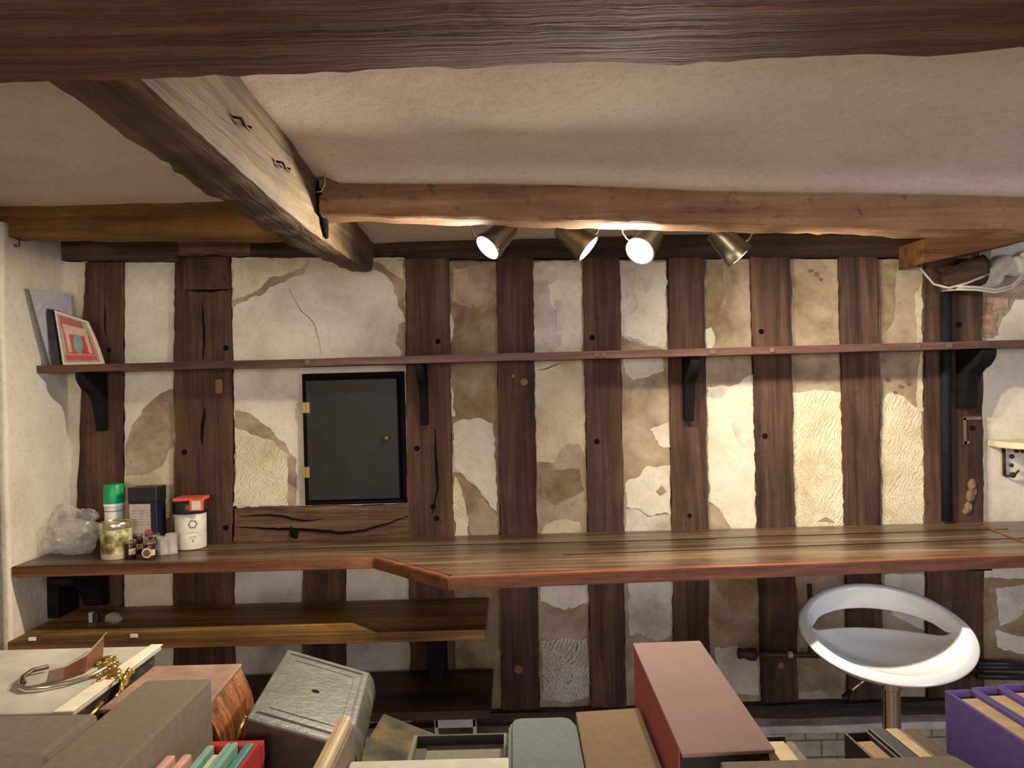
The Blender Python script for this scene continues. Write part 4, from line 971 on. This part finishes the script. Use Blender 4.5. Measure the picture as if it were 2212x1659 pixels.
def inset(u0, v0, u1, v1, name, col, off, blob=None):
    bm = bmesh.new()
    def at(u, v):
        b_ = .006*math.sin(math.pi*v)*(.2+1.4*u)
        return bl.lerp(br, u).lerp(tl.lerp(tr, u), v)+nrm*(off-b_)
    N = 10; pl = []
    if blob: pl = [(blob[0]+blob[2]*math.cos(t)*(1+.25*math.sin(2*t)), blob[1]+blob[3]*math.sin(t)) for t in [2*math.pi*k/24 for k in range(24)]]
    else: pl = [(u0, v0+(v1-v0)*k/N) for k in range(N+1)][::-1]+[(u1, v0+(v1-v0)*k/N) for k in range(N+1)]
    if blob:
        f_ = [bm.verts.new(at(u, v)) for u, v in pl]; bm.faces.new(f_)
    else:
        rws = [[bm.verts.new(at(u0+(u1-u0)*i/6, v0+(v1-v0)*k/N)) for i in range(7)] for k in range(N+1)]
        for a_, b_ in zip(rws[:-1], rws[1:]):
            for i in range(6): bm.faces.new((a_[i], a_[i+1], b_[i+1], b_[i]))
    return obj(name, bm, plain('print_'+name, col, .5, vs=60), comic)
inset(.06, .05, .94, .96, 'cover', 'a08a72', .0012)
inset(.12, .70, .80, .93, 'title_band', '9a5244', .0020)
inset(.16, .22, .86, .72, 'red_arch', 'b03c40', .0022)
inset(.18, .60, .84, .78, 'arch_top', 'b79a84', .0028)
inset(.20, .24, .30, .60, 'left_column', 'c09a7c', .0030); inset(.72, .24, .82, .60, 'right_column', 'c09a7c', .0030)
inset(0, 0, 0, 0, 'green_figure', '6f9078', .0034, blob=(.50, .42, .13, .20))
inset(.12, .09, .88, .19, 'lower_red_band', 'b8484a', .0030)
bm = bmesh.new(); bmesh.ops.create_icosphere(bm, subdivisions=2, radius=.006, matrix=Matrix.Translation(P(116, 661, 2.90)))
setp(obj('map_pin', bm, M['bracket'], smooth=True), 'dark round pin head above the red comic book', 'pin')

# ------------------------------------------------------------------ foreground table and books
TZ = 0.74
table = thing('display_table', 'wooden table carrying the books and boxes in the foreground', 'table', (0, .85, 0))
bm = bmesh.new(); add_box(bm, -1.25, 1.15, .30, 1.46, TZ-.03, TZ, bev=.004); obj('table_top', bm, M['under'], table)
for sx in (-1.2, 1.1):
    for sy in (.36, 1.40): mkbox('leg', (sx-.03, sx+.03, sy-.03, sy+.03, 0, TZ-.031), M['under'], table, .004)
TT = TZ+.0008
def cloth(name, col, **k): return plain(name, col, .85, spec=.15, var=.10, vs=90, bmp=.35, weave=True, **k)
greyc = cloth('grey_brown_cloth', '746a5a'); grey2 = cloth('warm_grey_cloth', '72685b')
inner = plain('black_lining', (.010, .009, .009), .7)
pages = plain('aged_pages', 'b59a6e', .85, var=.25, vs=120)
def rectbox(name, quad, z0, z1, m, bev=.004, parent=None, label=None):
    """quad: 4 xy corners ccw"""
    bm = bmesh.new(); add_hex(bm, [Vector((*q, z0)) for q in quad]+[Vector((*q, z1)) for q in quad], bev=bev)
    return obj(name, bm, m, parent, label=label)
def R4(x0, x1, y0, y1, skew=0.0): return [(x0, y0), (x1, y0), (x1+skew, y1), (x0+skew, y1)]
# clasped album at the left
alb = thing('clasped_album', 'big flat album with pale grey cover and ornate brass clasp, far left', 'album', (-.86, 1.3, .925))
rectbox('text_block', R4(-1.06, -.672, 1.19, 1.470), .928, .972, plain('dark_green_gilt_edge', '37352a', .35, var=.6, vs=40), .003, alb, 'dark gilt page edges')
m, nt, bs = newmat('pale_marbled_cover'); g = noi(nt, mapped(nt, (1, 1, 1)), 9, 4, .6)
nt.links.new(ramp(nt, g, [(.35, 'a39e90'), (.6, 'bdb8aa'), (.75, 'd6cfbd')]), bs.inputs['Base Color']); bs.inputs['Roughness'].default_value = .35
rectbox('front_cover', R4(-1.07, -.664, 1.18, 1.480), .9725, .981, m, .003, alb)
rectbox('cover_edge_strip', [(-.692, 1.18), (-.662, 1.18), (-.662, 1.482), (-.684, 1.482)], .9815, .9835, plain('ivory_strip', 'e6dcc2', .3), .001, alb)
brass = plain('ornate_brass', 'c8a95a', .25, .9, vs=60, var=.3)
bm = bmesh.new()
tp = [T(px_, py_, .984) for px_, py_ in ((233, 1422), (236, 1432), (240, 1442), (243, 1452), (246, 1461))]
for i, c in enumerate(tp):
    r_ = (.010, .014, .010, .015, .012)[i]
    add_lathe(bm, [(0, 0), (r_, 0), (r_*.8, .003), (0, .005)], c, (0, 0, 1), 14)
    for sx in (-1, 1): add_lathe(bm, [(0, 0), (.006, 0), (.004, .003), (0, .004)], c+Vector((sx*(r_+.003), -.004*i, 0)), (0, 0, 1), 10)
y0_ = 1.345
for i in range(5):
    r_ = .010+.004*(i % 2)
    add_lathe(bm, [(0, 0), (r_, 0), (r_*.8, .003), (0, .005)], (-.6605, y0_-.014*i, .978-.010*i), (1, 0, 0), 14)
    add_lathe(bm, [(0, 0), (.005, 0), (.004, .003), (0, .003)], (-.6605, y0_-.014*i+.014*(-1)**i, .976-.010*i), (1, 0, 0), 10)
obj('brass_clasp', bm, brass, alb, smooth=True, label='ornate brass clasp')
bm = bmesh.new(); add_tube(bm, [(-.664, 1.262, .962), (-.6615, 1.235, .958), (-.664, 1.205, .955)], .004, 8); obj('clasp_pin', bm, brass, alb, smooth=True)
rectbox('archive_box', R4(-1.05, -.68, 1.20, 1.455), TT, .9265, cloth('dark_archive_cloth', '3a362e'), .004)
setp(bpy.data.objects['archive_box'], 'dark box lying beneath the clasped album', 'box')
# leather strap buckle on the album
zz = .9822
st_ = thing('leather_strap', 'brown leather tab with a looped metal strap lying on the pale album', 'strap', (-.86, 1.33, zz))
def ribbon(bm, pts, half, th=.0015):
    rows = []
    for p_, (hx, hy, hz) in zip(pts, half):
        p_ = Vector(p_); h = Vector((hx, hy, hz)); rows.append([p_-h, p_+h, p_+h+Vector((.0, .0, th)), p_-h+Vector((0, 0, th))])
    grid_faces(bm, rows); bmesh.ops.recalc_face_normals(bm, faces=bm.faces)
L_ = lambda px, py, dz=0: T(px, py, zz+dz)
bm = bmesh.new()
b0, b1, b2, b3 = L_(100, 1473), L_(135, 1470), L_(180, 1455), L_(218, 1428)
rows = []
for p_, h in ((b0, .016), (b1, .020), (b2, .028), (b3, .040), ):
    q_ = p_+Vector((.002, .004, h)); rows.append([p_, p_+Vector((.001, .004, 0)), q_+Vector((.001, .004, 0)), q_])
grid_faces(bm, rows); bmesh.ops.recalc_face_normals(bm, faces=bm.faces)
obj('leather_tab', bm, plain('brown_leather', '6b3f22', .45, var=.5, vs=14), st_)
bm = bmesh.new(); rows = []
for p_, h, k_ in ((b0, .0165, .006), (b1, .0205, .016), (b2, .0285, .026), (b3, .0405, .030)):
    a_ = p_+Vector((.002, .004, h)); c_ = a_+Vector((-.25*k_, k_, .0)); rows.append([a_, a_+Vector((0, 0, .001)), c_+Vector((0, 0, .001)), c_])
grid_faces(bm, rows); bmesh.ops.recalc_face_normals(bm, faces=bm.faces)
obj('flap_top', bm, plain('lit_tab_top', 'a79f90', .7), st_, label='pale upper face of the tab')  # light on the tab's upper face put into a paler colour
bm = bmesh.new(); add_tube(bm, [L_(*q_, .004) for q_ in ((46, 1468), (40, 1480), (58, 1487), (100, 1484), (150, 1474), (200, 1458), (226, 1444), (238, 1432))], .0035, 8)
obj('metal_strap', bm, plain('grey_steel_strap', 'b0a88c', .25, .8), st_, smooth=True)
bm = bmesh.new(); add_tube(bm, [L_(*q_, .006) for q_ in ((52, 1474), (50, 1462), (70, 1448), (105, 1440))], .004, 8)
obj('curved_thong', bm, plain('brown_leather_thong', '4f3822', .5), st_, smooth=True)
# two grey cloth boxes
setp(rectbox('cloth_box', R4(-1.05, -.618, 1.03, 1.168), .920, .985, grey2, .010), 'grey cloth covered box in the lower left corner, left of the long one', 'box')
rectbox('storage_box', R4(-1.05, -.630, 1.036, 1.165), TT, .919, inner, .004); setp(bpy.data.objects['storage_box'], 'black box under the grey cloth box in the lower left corner', 'box')
setp(rectbox('cloth_box', R4(-.573, -.473, .80, 1.223), TT, 1.010, greyc, .003), 'long upright grey cloth slipcase running toward the viewer at the left', 'box')
# brown leather folio with curved ribbed spine
fol = thing('leather_folio', 'thick old book with pinkish cover and ribbed orange brown spine', 'book', (-.63, 1.34, .80))
m, nt, bs = newmat('rubbed_pink_leather'); g = noi(nt, mapped(nt, (1, 1, 1)), 22, 5, .6)
nt.links.new(ramp(nt, g, [(.3, '775a4c'), (.55, '92705f'), (.8, 'a98570')]), bs.inputs['Base Color']); bs.inputs['Roughness'].default_value = .7
FQ = [(-.655, 1.235), (-.487, 1.235), (-.497, 1.428), (-.655, 1.428)]
rectbox('front_cover', FQ, .955, .962, m, .003, fol)
rectbox('text_block', [(-.65, 1.24), (-.50, 1.24), (-.508, 1.423), (-.65, 1.423)], .812, .954, pages, .002, fol)
rectbox('back_cover', FQ, .804, .811, m, .003, fol)
sm = wood('streaked_leather_spine', '3a1c0c', '8a5028', 'b98048', 'Z', rough=.5, scale=1.6, bmp=.5)
bm = bmesh.new(); rows = []
for i in range(40):
    t = i/39; yy = 1.236+.190*t; bl_ = .0025 if (i % 8) in (0, 1) else 0
    rows.append([Vector((-.492-.010*t+(.026+bl_)*math.sin(math.pi*k/10)+.000, yy, .960-.155*k/10)) for k in range(11)]+[Vector((-.500-.010*t, yy, .806)), Vector((-.500-.010*t, yy, .959))])
grid_faces(bm, rows); bmesh.ops.recalc_face_normals(bm, faces=bm.faces)
sharp(obj('spine', bm, sm, fol, label='streaked orange brown spine'), 50)
setp(rectbox('closed_book', R4(-.65, -.46, 1.245, 1.43), TT, .8030, plain('dark_brown_book', '3d2014', .5)), 'dark brown book lying under the ribbed leather folio', 'book')
# red slipcase with teal booklets
red = cloth('red_cloth', 'a8302e')
rb = thing('red_box', 'bright red cloth tray holding the teal booklets', 'box', (-.39, .97, TT))
rectbox('back_wall', R4(-.428, -.354, 1.082, 1.100), TT, .968, red, .003, rb)
rectbox('side_wall', R4(-.3585, -.354, .85, 1.0815), TT, .975, red, .001, rb)
rectbox('base', R4(-.428, -.3590, .85, 1.0815), TT, .955, red, .001, rb)
teal = plain('teal_paper', '6d9a88', .7); pink = plain('pink_paper', 'c08f7e', .7); crm = plain('cream_paper', 'c3b697', .7); teal2 = plain('deep_teal_paper', '2f7a72', .6)
for k, (xx, wd, yf, zt, zb, mm, lab) in enumerate(((-.461, .012, 1.048, .974, TT, pink, 'pink booklet standing nearest the long grey box'), (-.440, .011, 1.050, .974, TT, pink, 'pink booklet just left of the red tray'), (-.419, .0095, 1.075, .974, .9555, teal, 'pale teal booklet at the left in the red tray'),
                                               (-.4055, .008, 1.056, .970, .9555, crm, 'cream booklet between teal ones in the red tray'), (-.3955, .006, 1.078, .975, .9555, teal, 'thin teal booklet just right of the cream one'), (-.387, .0075, 1.078, .976, .9555, teal, 'teal booklet left of the thick deep teal one'), (-.3665, .012, 1.076, .975, .9555, teal2, 'thick deep teal booklet at the right end of the red tray'))):
    t = thing('booklet', lab, 'booklet', (xx, 1.0, zb), 'booklets at the lower left')
    rectbox('cover', R4(xx-wd/2, xx+wd/2, .86, yf), zb, zt, mm, min(.003, wd*.4), t)
    rectbox('page_edge', R4(xx-wd/4, xx+wd/4, .865, yf-.006), zt-.0002, zt+.0004, mm, 0, t)
# tilted green-grey leather bible
A_, B_, C_, D_ = Vector((-.421, 1.451, .978)), Vector((-.273, 1.446, .933)), Vector((-.242, 1.129, .943)), Vector((-.389, 1.133, .988))
n_ = (B_-A_).cross(D_-A_).normalized(); n_ = n_ if n_.z > 0 else -n_
bib = thing('leather_bible', 'thick grey green leather book tilted on the pile, blind tooled border', 'book', ((A_+C_)/2-n_*.12))
m, nt, bs = newmat('worn_green_grey_leather'); g = noi(nt, mapped(nt, (1, 1, 1)), 14, 6, .65); g2 = noi(nt, mapped(nt, (1, 1, 1)), 90, 3, .6)
c_ = mixc(nt, .5, ramp(nt, g, [(.3, '3f3f34'), (.55, '58574b'), (.75, '76735f')]), ramp(nt, g2, [(.35, (.7, .7, .68)), (.6, (1, 1, 1))]), 'MULTIPLY')
nt.links.new(c_, bs.inputs['Base Color']); bs.inputs['Roughness'].default_value = .38; nt.links.new(bump(nt, g2, .3, .003), bs.inputs['Normal'])
blea = m
def slab_on(bm, quad, n, t0, t1, bev=.002):
    add_hex(bm, [q_+n*t0 for q_ in quad]+[q_+n*t1 for q_ in quad], bev=bev)
def ins(quad, k, kx=None):
    c = sum(quad, Vector())/4; return [c+(q_-c)*k for q_ in quad]
Q = [D_, C_, B_, A_]
bm = bmesh.new(); slab_on(bm, Q, n_, -.007, 0, .0025); obj('front_cover', bm, blea, bib)
bm = bmesh.new(); slab_on(bm, ins(Q, .955), n_, -.085, -.0075, .002); obj('text_block', bm, plain('dark_page_block', '2a1a12', .7, var=.5, vs=100), bib)
bm = bmesh.new(); slab_on(bm, Q, n_, -.093, -.086, .0025); obj('back_cover', bm, blea, bib)
def frame_lines(bm, quad, k, r):
    q_ = [p_+n_*.0004 for p_ in ins(quad, k)]
    add_tube(bm, q_+[q_[0]], r, 5)
bm = bmesh.new()
for k, r in ((.88, .0010), (.85, .0006), (.70, .0008)): frame_lines(bm, Q, k, r)
obj('tooled_lines', bm, plain('darkened_tooling', '4a483b', .6), bib)
bm = bmesh.new(); add_lathe(bm, [(0, 0), (.007, 0), (.005, .001), (0, .001)], sum(Q, Vector())/4+n_*.0002, n_, 9); obj('worn_hole', bm, M['hole'], bib)
bm = bmesh.new(); rows = []; e = (B_-A_).normalized()
for i in range(36):
    t = i/35; p_ = C_.lerp(B_, t); bl_ = .003 if (i % 7) in (0, 1) else 0
    rows.append([p_-n_*(.093*k/10)+e*((.020+bl_)*math.sin(math.pi*k/10)**.7) for k in range(11)]+[p_-n_*.092-e*.004, p_-n_*.001-e*.004])
grid_faces(bm, rows); bmesh.ops.recalc_face_normals(bm, faces=bm.faces); sharp(obj('spine', bm, blea, bib, label='ribbed rounded spine'), 50)
bm = bmesh.new()
for q_ in (A_.lerp(D_, .98),):
    add_tube(bm, [q_-n_*.003+Vector((-.003, 0, 0)), q_-n_*.02+Vector((-.004, -.002, 0)), q_-n_*.05+Vector((-.002, -.002, 0))], .0035, 8)
obj('brass_clasp', bm, brass, bib, smooth=True)
# pile supporting it
setp(rectbox('closed_book', [(-.392, 1.15), (-.285, 1.14), (-.30, 1.42), (-.40, 1.43)], TT, .835, plain('dark_calf', '2a1c14', .5), .004), 'dark calf book lying under the tilted grey green book', 'book')
bmx = bmesh.new(); add_box(bmx, -.4, -.25, 1.132, 1.1395, .80, .806); setp(obj('page_marker', bmx, pages), 'pale strip of page edges below the tilted book', 'paper')
# thin cream book standing on edge
t = thing('standing_book', 'thin cream backed book standing on edge in front of the tilted book', 'book', (-.24, 1.0, TT))
cr = plain('cream_vellum', 'b89c74', .6, var=.12); ry = (-.252, -.232, .86, 1.098)
rectbox('spine', R4(-.2500, -.2325, .84, 1.098), .985, 1.0, cr, .005, t)
rectbox('boards', R4(-.2515, -.231, .84, 1.104), TT, .9848, plain('pinkish_brown_board', '74604c', .7), .001, t)
rectbox('raised_line', R4(-.2440, -.2425, .85, 1.09), 1.0, 1.0008, plain('brown_line', '9a7a54', .6), 0, t)
# small worn book tilted
A2, B2, D2 = Vector((-.248, 1.441, .860)), Vector((-.134, 1.429, .817)), Vector((-.270, 1.278, .847))
C2 = B2+D2-A2; Q2 = [D2, C2, B2, A2]; n2 = (C2-D2).cross(A2-D2).normalized(); n2 = n2 if n2.z > 0 else -n2
t = thing('worn_book', 'small worn olive brown book leaning behind the open tray', 'book', ((A2+C2)/2-n2*.06))
m, nt, bs = newmat('rubbed_olive_leather'); g = noi(nt, mapped(nt, (1, 1, 1)), 16, 4, .6)
nt.links.new(ramp(nt, g, [(.35, '35322a'), (.52, '504a38'), (.62, '6f5634'), (.75, '62594a')]), bs.inputs['Base Color']); bs.inputs['Roughness'].default_value = .85; bs.inputs['Specular IOR Level'].default_value = .12
bm = bmesh.new(); slab_on(bm, Q2, n2, -.005, 0, .0015); obj('front_cover', bm, m, t)
bm = bmesh.new(); slab_on(bm, ins(Q2, .95), n2, -.034, -.0055, .001); obj('text_block', bm, pages, t)
bm = bmesh.new(); slab_on(bm, Q2, n2, -.040, -.0345, .002); obj('back_cover', bm, m, t)
# open tray
t = thing('open_tray', 'grey tray with black rim, its lid sunk inside, beside the sage green box', 'tray', (-.09, 1.14, TT))
X0, X1, Y0, Y1, Z1 = -.162, -.022, 1.072, 1.200, .925
gb = cloth('pale_grey_board', '757062')
for nm, b_ in (('rim_left', (X0, X0+.006, Y0, Y1)), ('rim_right', (X1-.004, X1, Y0, Y1)), ('rim_back', (X0+.0065, X1-.0045, Y1-.005, Y1))):
    rectbox('rim', R4(*b_), TT, Z1, gb if nm != 'rim_back' else inner, .001, t)
rectbox('lid_panel', R4(X0+.0065, X1-.0045, Y0, Y1-.0055), TT, Z1-.014, gb, .001, t)
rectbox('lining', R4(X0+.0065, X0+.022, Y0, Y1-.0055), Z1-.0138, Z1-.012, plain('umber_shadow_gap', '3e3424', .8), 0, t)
# pale box at the bottom
setp(rectbox('pale_box', [(-.229, .78), (-.017, .78), (-.017, 1.066), (-.229, 1.066)], TT, .951, plain('pale_paper_wrap', 'a9a592', .7), .003), 'pale box at the bottom edge of the view, in front of the grey tray', 'box')
# sage box
def chamfer_box(name, x0, x1, y0, y1, z0, z1, c, m, label, cat='box'):
    bm = bmesh.new(); poly_slab(bm, [(x0, y0), (x1, y0), (x1, y1-c), (x1-c*.35, y1-c*.3), (x1-c, y1), (x0+c, y1), (x0+c*.3, y1-c*.3), (x0, y1-c)], z0, z1, .006)
    return setp(sharp(obj(name, bm, m), 40), label, cat)
chamfer_box('sage_box', -.018, .0815, .80, 1.196, TT, .950, .018, cloth('sage_cloth', '646c68'), 'sage grey cloth box with rounded far corners')
setp(rectbox('tan_box', [(.084, .80), (.188, .80), (.1885, 1.268), (.0865, 1.258)], TT, .930, cloth('tan_cloth', '6f5a42'), .003), 'tan cloth box wedged between the sage box and the dusty red box', 'box')
# red-pink long solander box
t = thing('red_slipcase', 'long dusty red slipcase standing tall in the foreground centre', 'box', (.25, 1.15, TT))
rq = [(.1925, .955), (.3065, .962), (.3125, 1.372), (.1955, 1.368)]
m, nt, bs = newmat('rose_cloth'); g = noi(nt, mapped(nt, (1, 1, 1)), 500, 2, .5); g2 = noi(nt, mapped(nt, (1, 1, 1)), 6, 3)
nt.links.new(ramp(nt, g2, [(.3, '73534a'), (.7, '7d5c52')]), bs.inputs['Base Color']); nt.links.new(bump(nt, g, .25, .001), bs.inputs['Normal']); bs.inputs['Roughness'].default_value = .85
rectbox('spine_panel', [(.1925, .955), (.3065, .962), (.3125, 1.372), (.1955, 1.368)], .9955, 1.0, m, .002, t, 'faded rose spine panel')
rectbox('case', [(.1935, .985), (.3060, .992), (.3120, 1.370), (.1965, 1.366)], TT, .9950, cloth('red_rose_cloth', '8f4a42'), .002, t)
rectbox('dark_opening', [(.1950, .975), (.3050, .982), (.3055, .9845), (.1955, .9845)], TT, .990, inner, 0, t)
# books to the right
t = thing('slim_book', 'slim book with cream pages and dark cover, just right of the red slipcase', 'book', (.37, 1.05, TT))
sl = .004
rectbox('page_block', R4(.352, .376, .93, 1.142, .0), TT, .928, plain('cream_page_edge', 'bda67e', .8), .001, t)
rectbox('cover', R4(.3765, .392, .93, 1.146), TT, .926, plain('umber_cover', '554028', .6), .002, t)
rectbox('back_strip', R4(.350, .380, 1.1465, 1.152), TT, .932, inner, .001, t)
def slip(name, x0, x1, y0, y1, z1, mcase, mbook, label, cat, rot, wall_t=.004, group=None, gap=.014):
    """open-topped slipcase with a book inside, rotated about its far left corner"""
    t = thing(name, label, cat, ((x0+x1)/2, (y0+y1)/2, TT), group)
    def rr(q):
        ca, sa = math.cos(rot), math.sin(rot)
        return [(x0+(a-x0)*ca-(b-y1)*sa, y1+(a-x0)*sa+(b-y1)*ca) for a, b in q]
    w_ = wall_t
    for b_ in ((x0, x0+w_, y0, y1), (x1-w_, x1, y0, y1), (x0+w_+.0003, x1-w_-.0003, y1-w_, y1)):
        rectbox('case_wall', rr(R4(*b_)), TT, z1, mcase, min(.0018, w_*.4), t)
    rectbox('book_block', rr(R4(x0+w_+.0005, x1-w_-.0005, y0+.003, y1-w_-gap)), TT, z1-.006, mbook, .001, t)
    rectbox('lining', rr(R4(x0+w_+.0005, x1-w_-.0005, y1-w_-gap+.0005, y1-w_-.0005)), TT, z1-.028, inner, 0, t)
    return t
tanb = plain('tan_spine', '8d6c48', .6, var=.2); bl2 = plain('black_cloth', (.020, .017, .015), .6); drk = plain('brown_spine', '4f3826', .55); crs = plain('cream_spine', 'a8946e', .6, var=.2)
slip('slipcased_book', .470, .507, .92, 1.160, .930, bl2, tanb, 'tan book in a black slipcase, left of the dark books beside the stool stem', 'book', .06)
setp(rectbox('olive_box', R4(.428, .468, .93, 1.105), TT, .915, plain('olive_board', '625a40', .7), .002), 'small olive and black box left of the black slipcase', 'box')
for k, (x0, x1, zt, mm, lab) in enumerate(((.5095, .533, .931, bl2, 'black book right of the tan slipcased one'), (.5345, .553, .930, crs, 'cream backed book between the black and the brown books'), (.5545, .580, .929, drk, 'brown book right of the cream backed one'))):
    t = thing('upright_book', lab, 'book', ((x0+x1)/2, 1.05, TT), 'upright books at the lower right')
    ca = .06; q_ = [(x0+.25*ca, .92), (x1+.25*ca, .92), (x1, 1.17), (x0, 1.17)]
    rectbox('boards', q_, TT, zt, mm, .002, t)
setp(rectbox('tapered_box', [(.598, .86), (.614, .86), (.601, 1.12), (.586, 1.14)], TT, .900, cloth('brown_grey_cloth', '6f5c48'), .003), 'low brown grey box between the brown book and the purple slipcases', 'box')
pur = cloth('purple_cloth', '5c4c86'); pe = plain('tan_book_edge', 'a58a62', .7, var=.2)
for k, (x0, lab) in enumerate(((.602, 'leftmost purple slipcase at the right edge'), (.6445, 'second purple slipcase from the left at the right edge'), (.687, 'third purple slipcase from the left at the right edge'))):
    slip('purple_slipcase', x0, x0+.041, .80, 1.130+.008*k, 1.0, pur, pe, lab, 'book', .045, .0045, 'purple slipcases')
setp(rectbox('wide_box', [(.2235, .76), (.520, .76), (.489, .900), (.2235, .900)], TT, 1.018, cloth('olive_grey_cloth', '6b614f'), .004), 'wide olive grey cloth box at the bottom edge, right of the red slipcase', 'box')
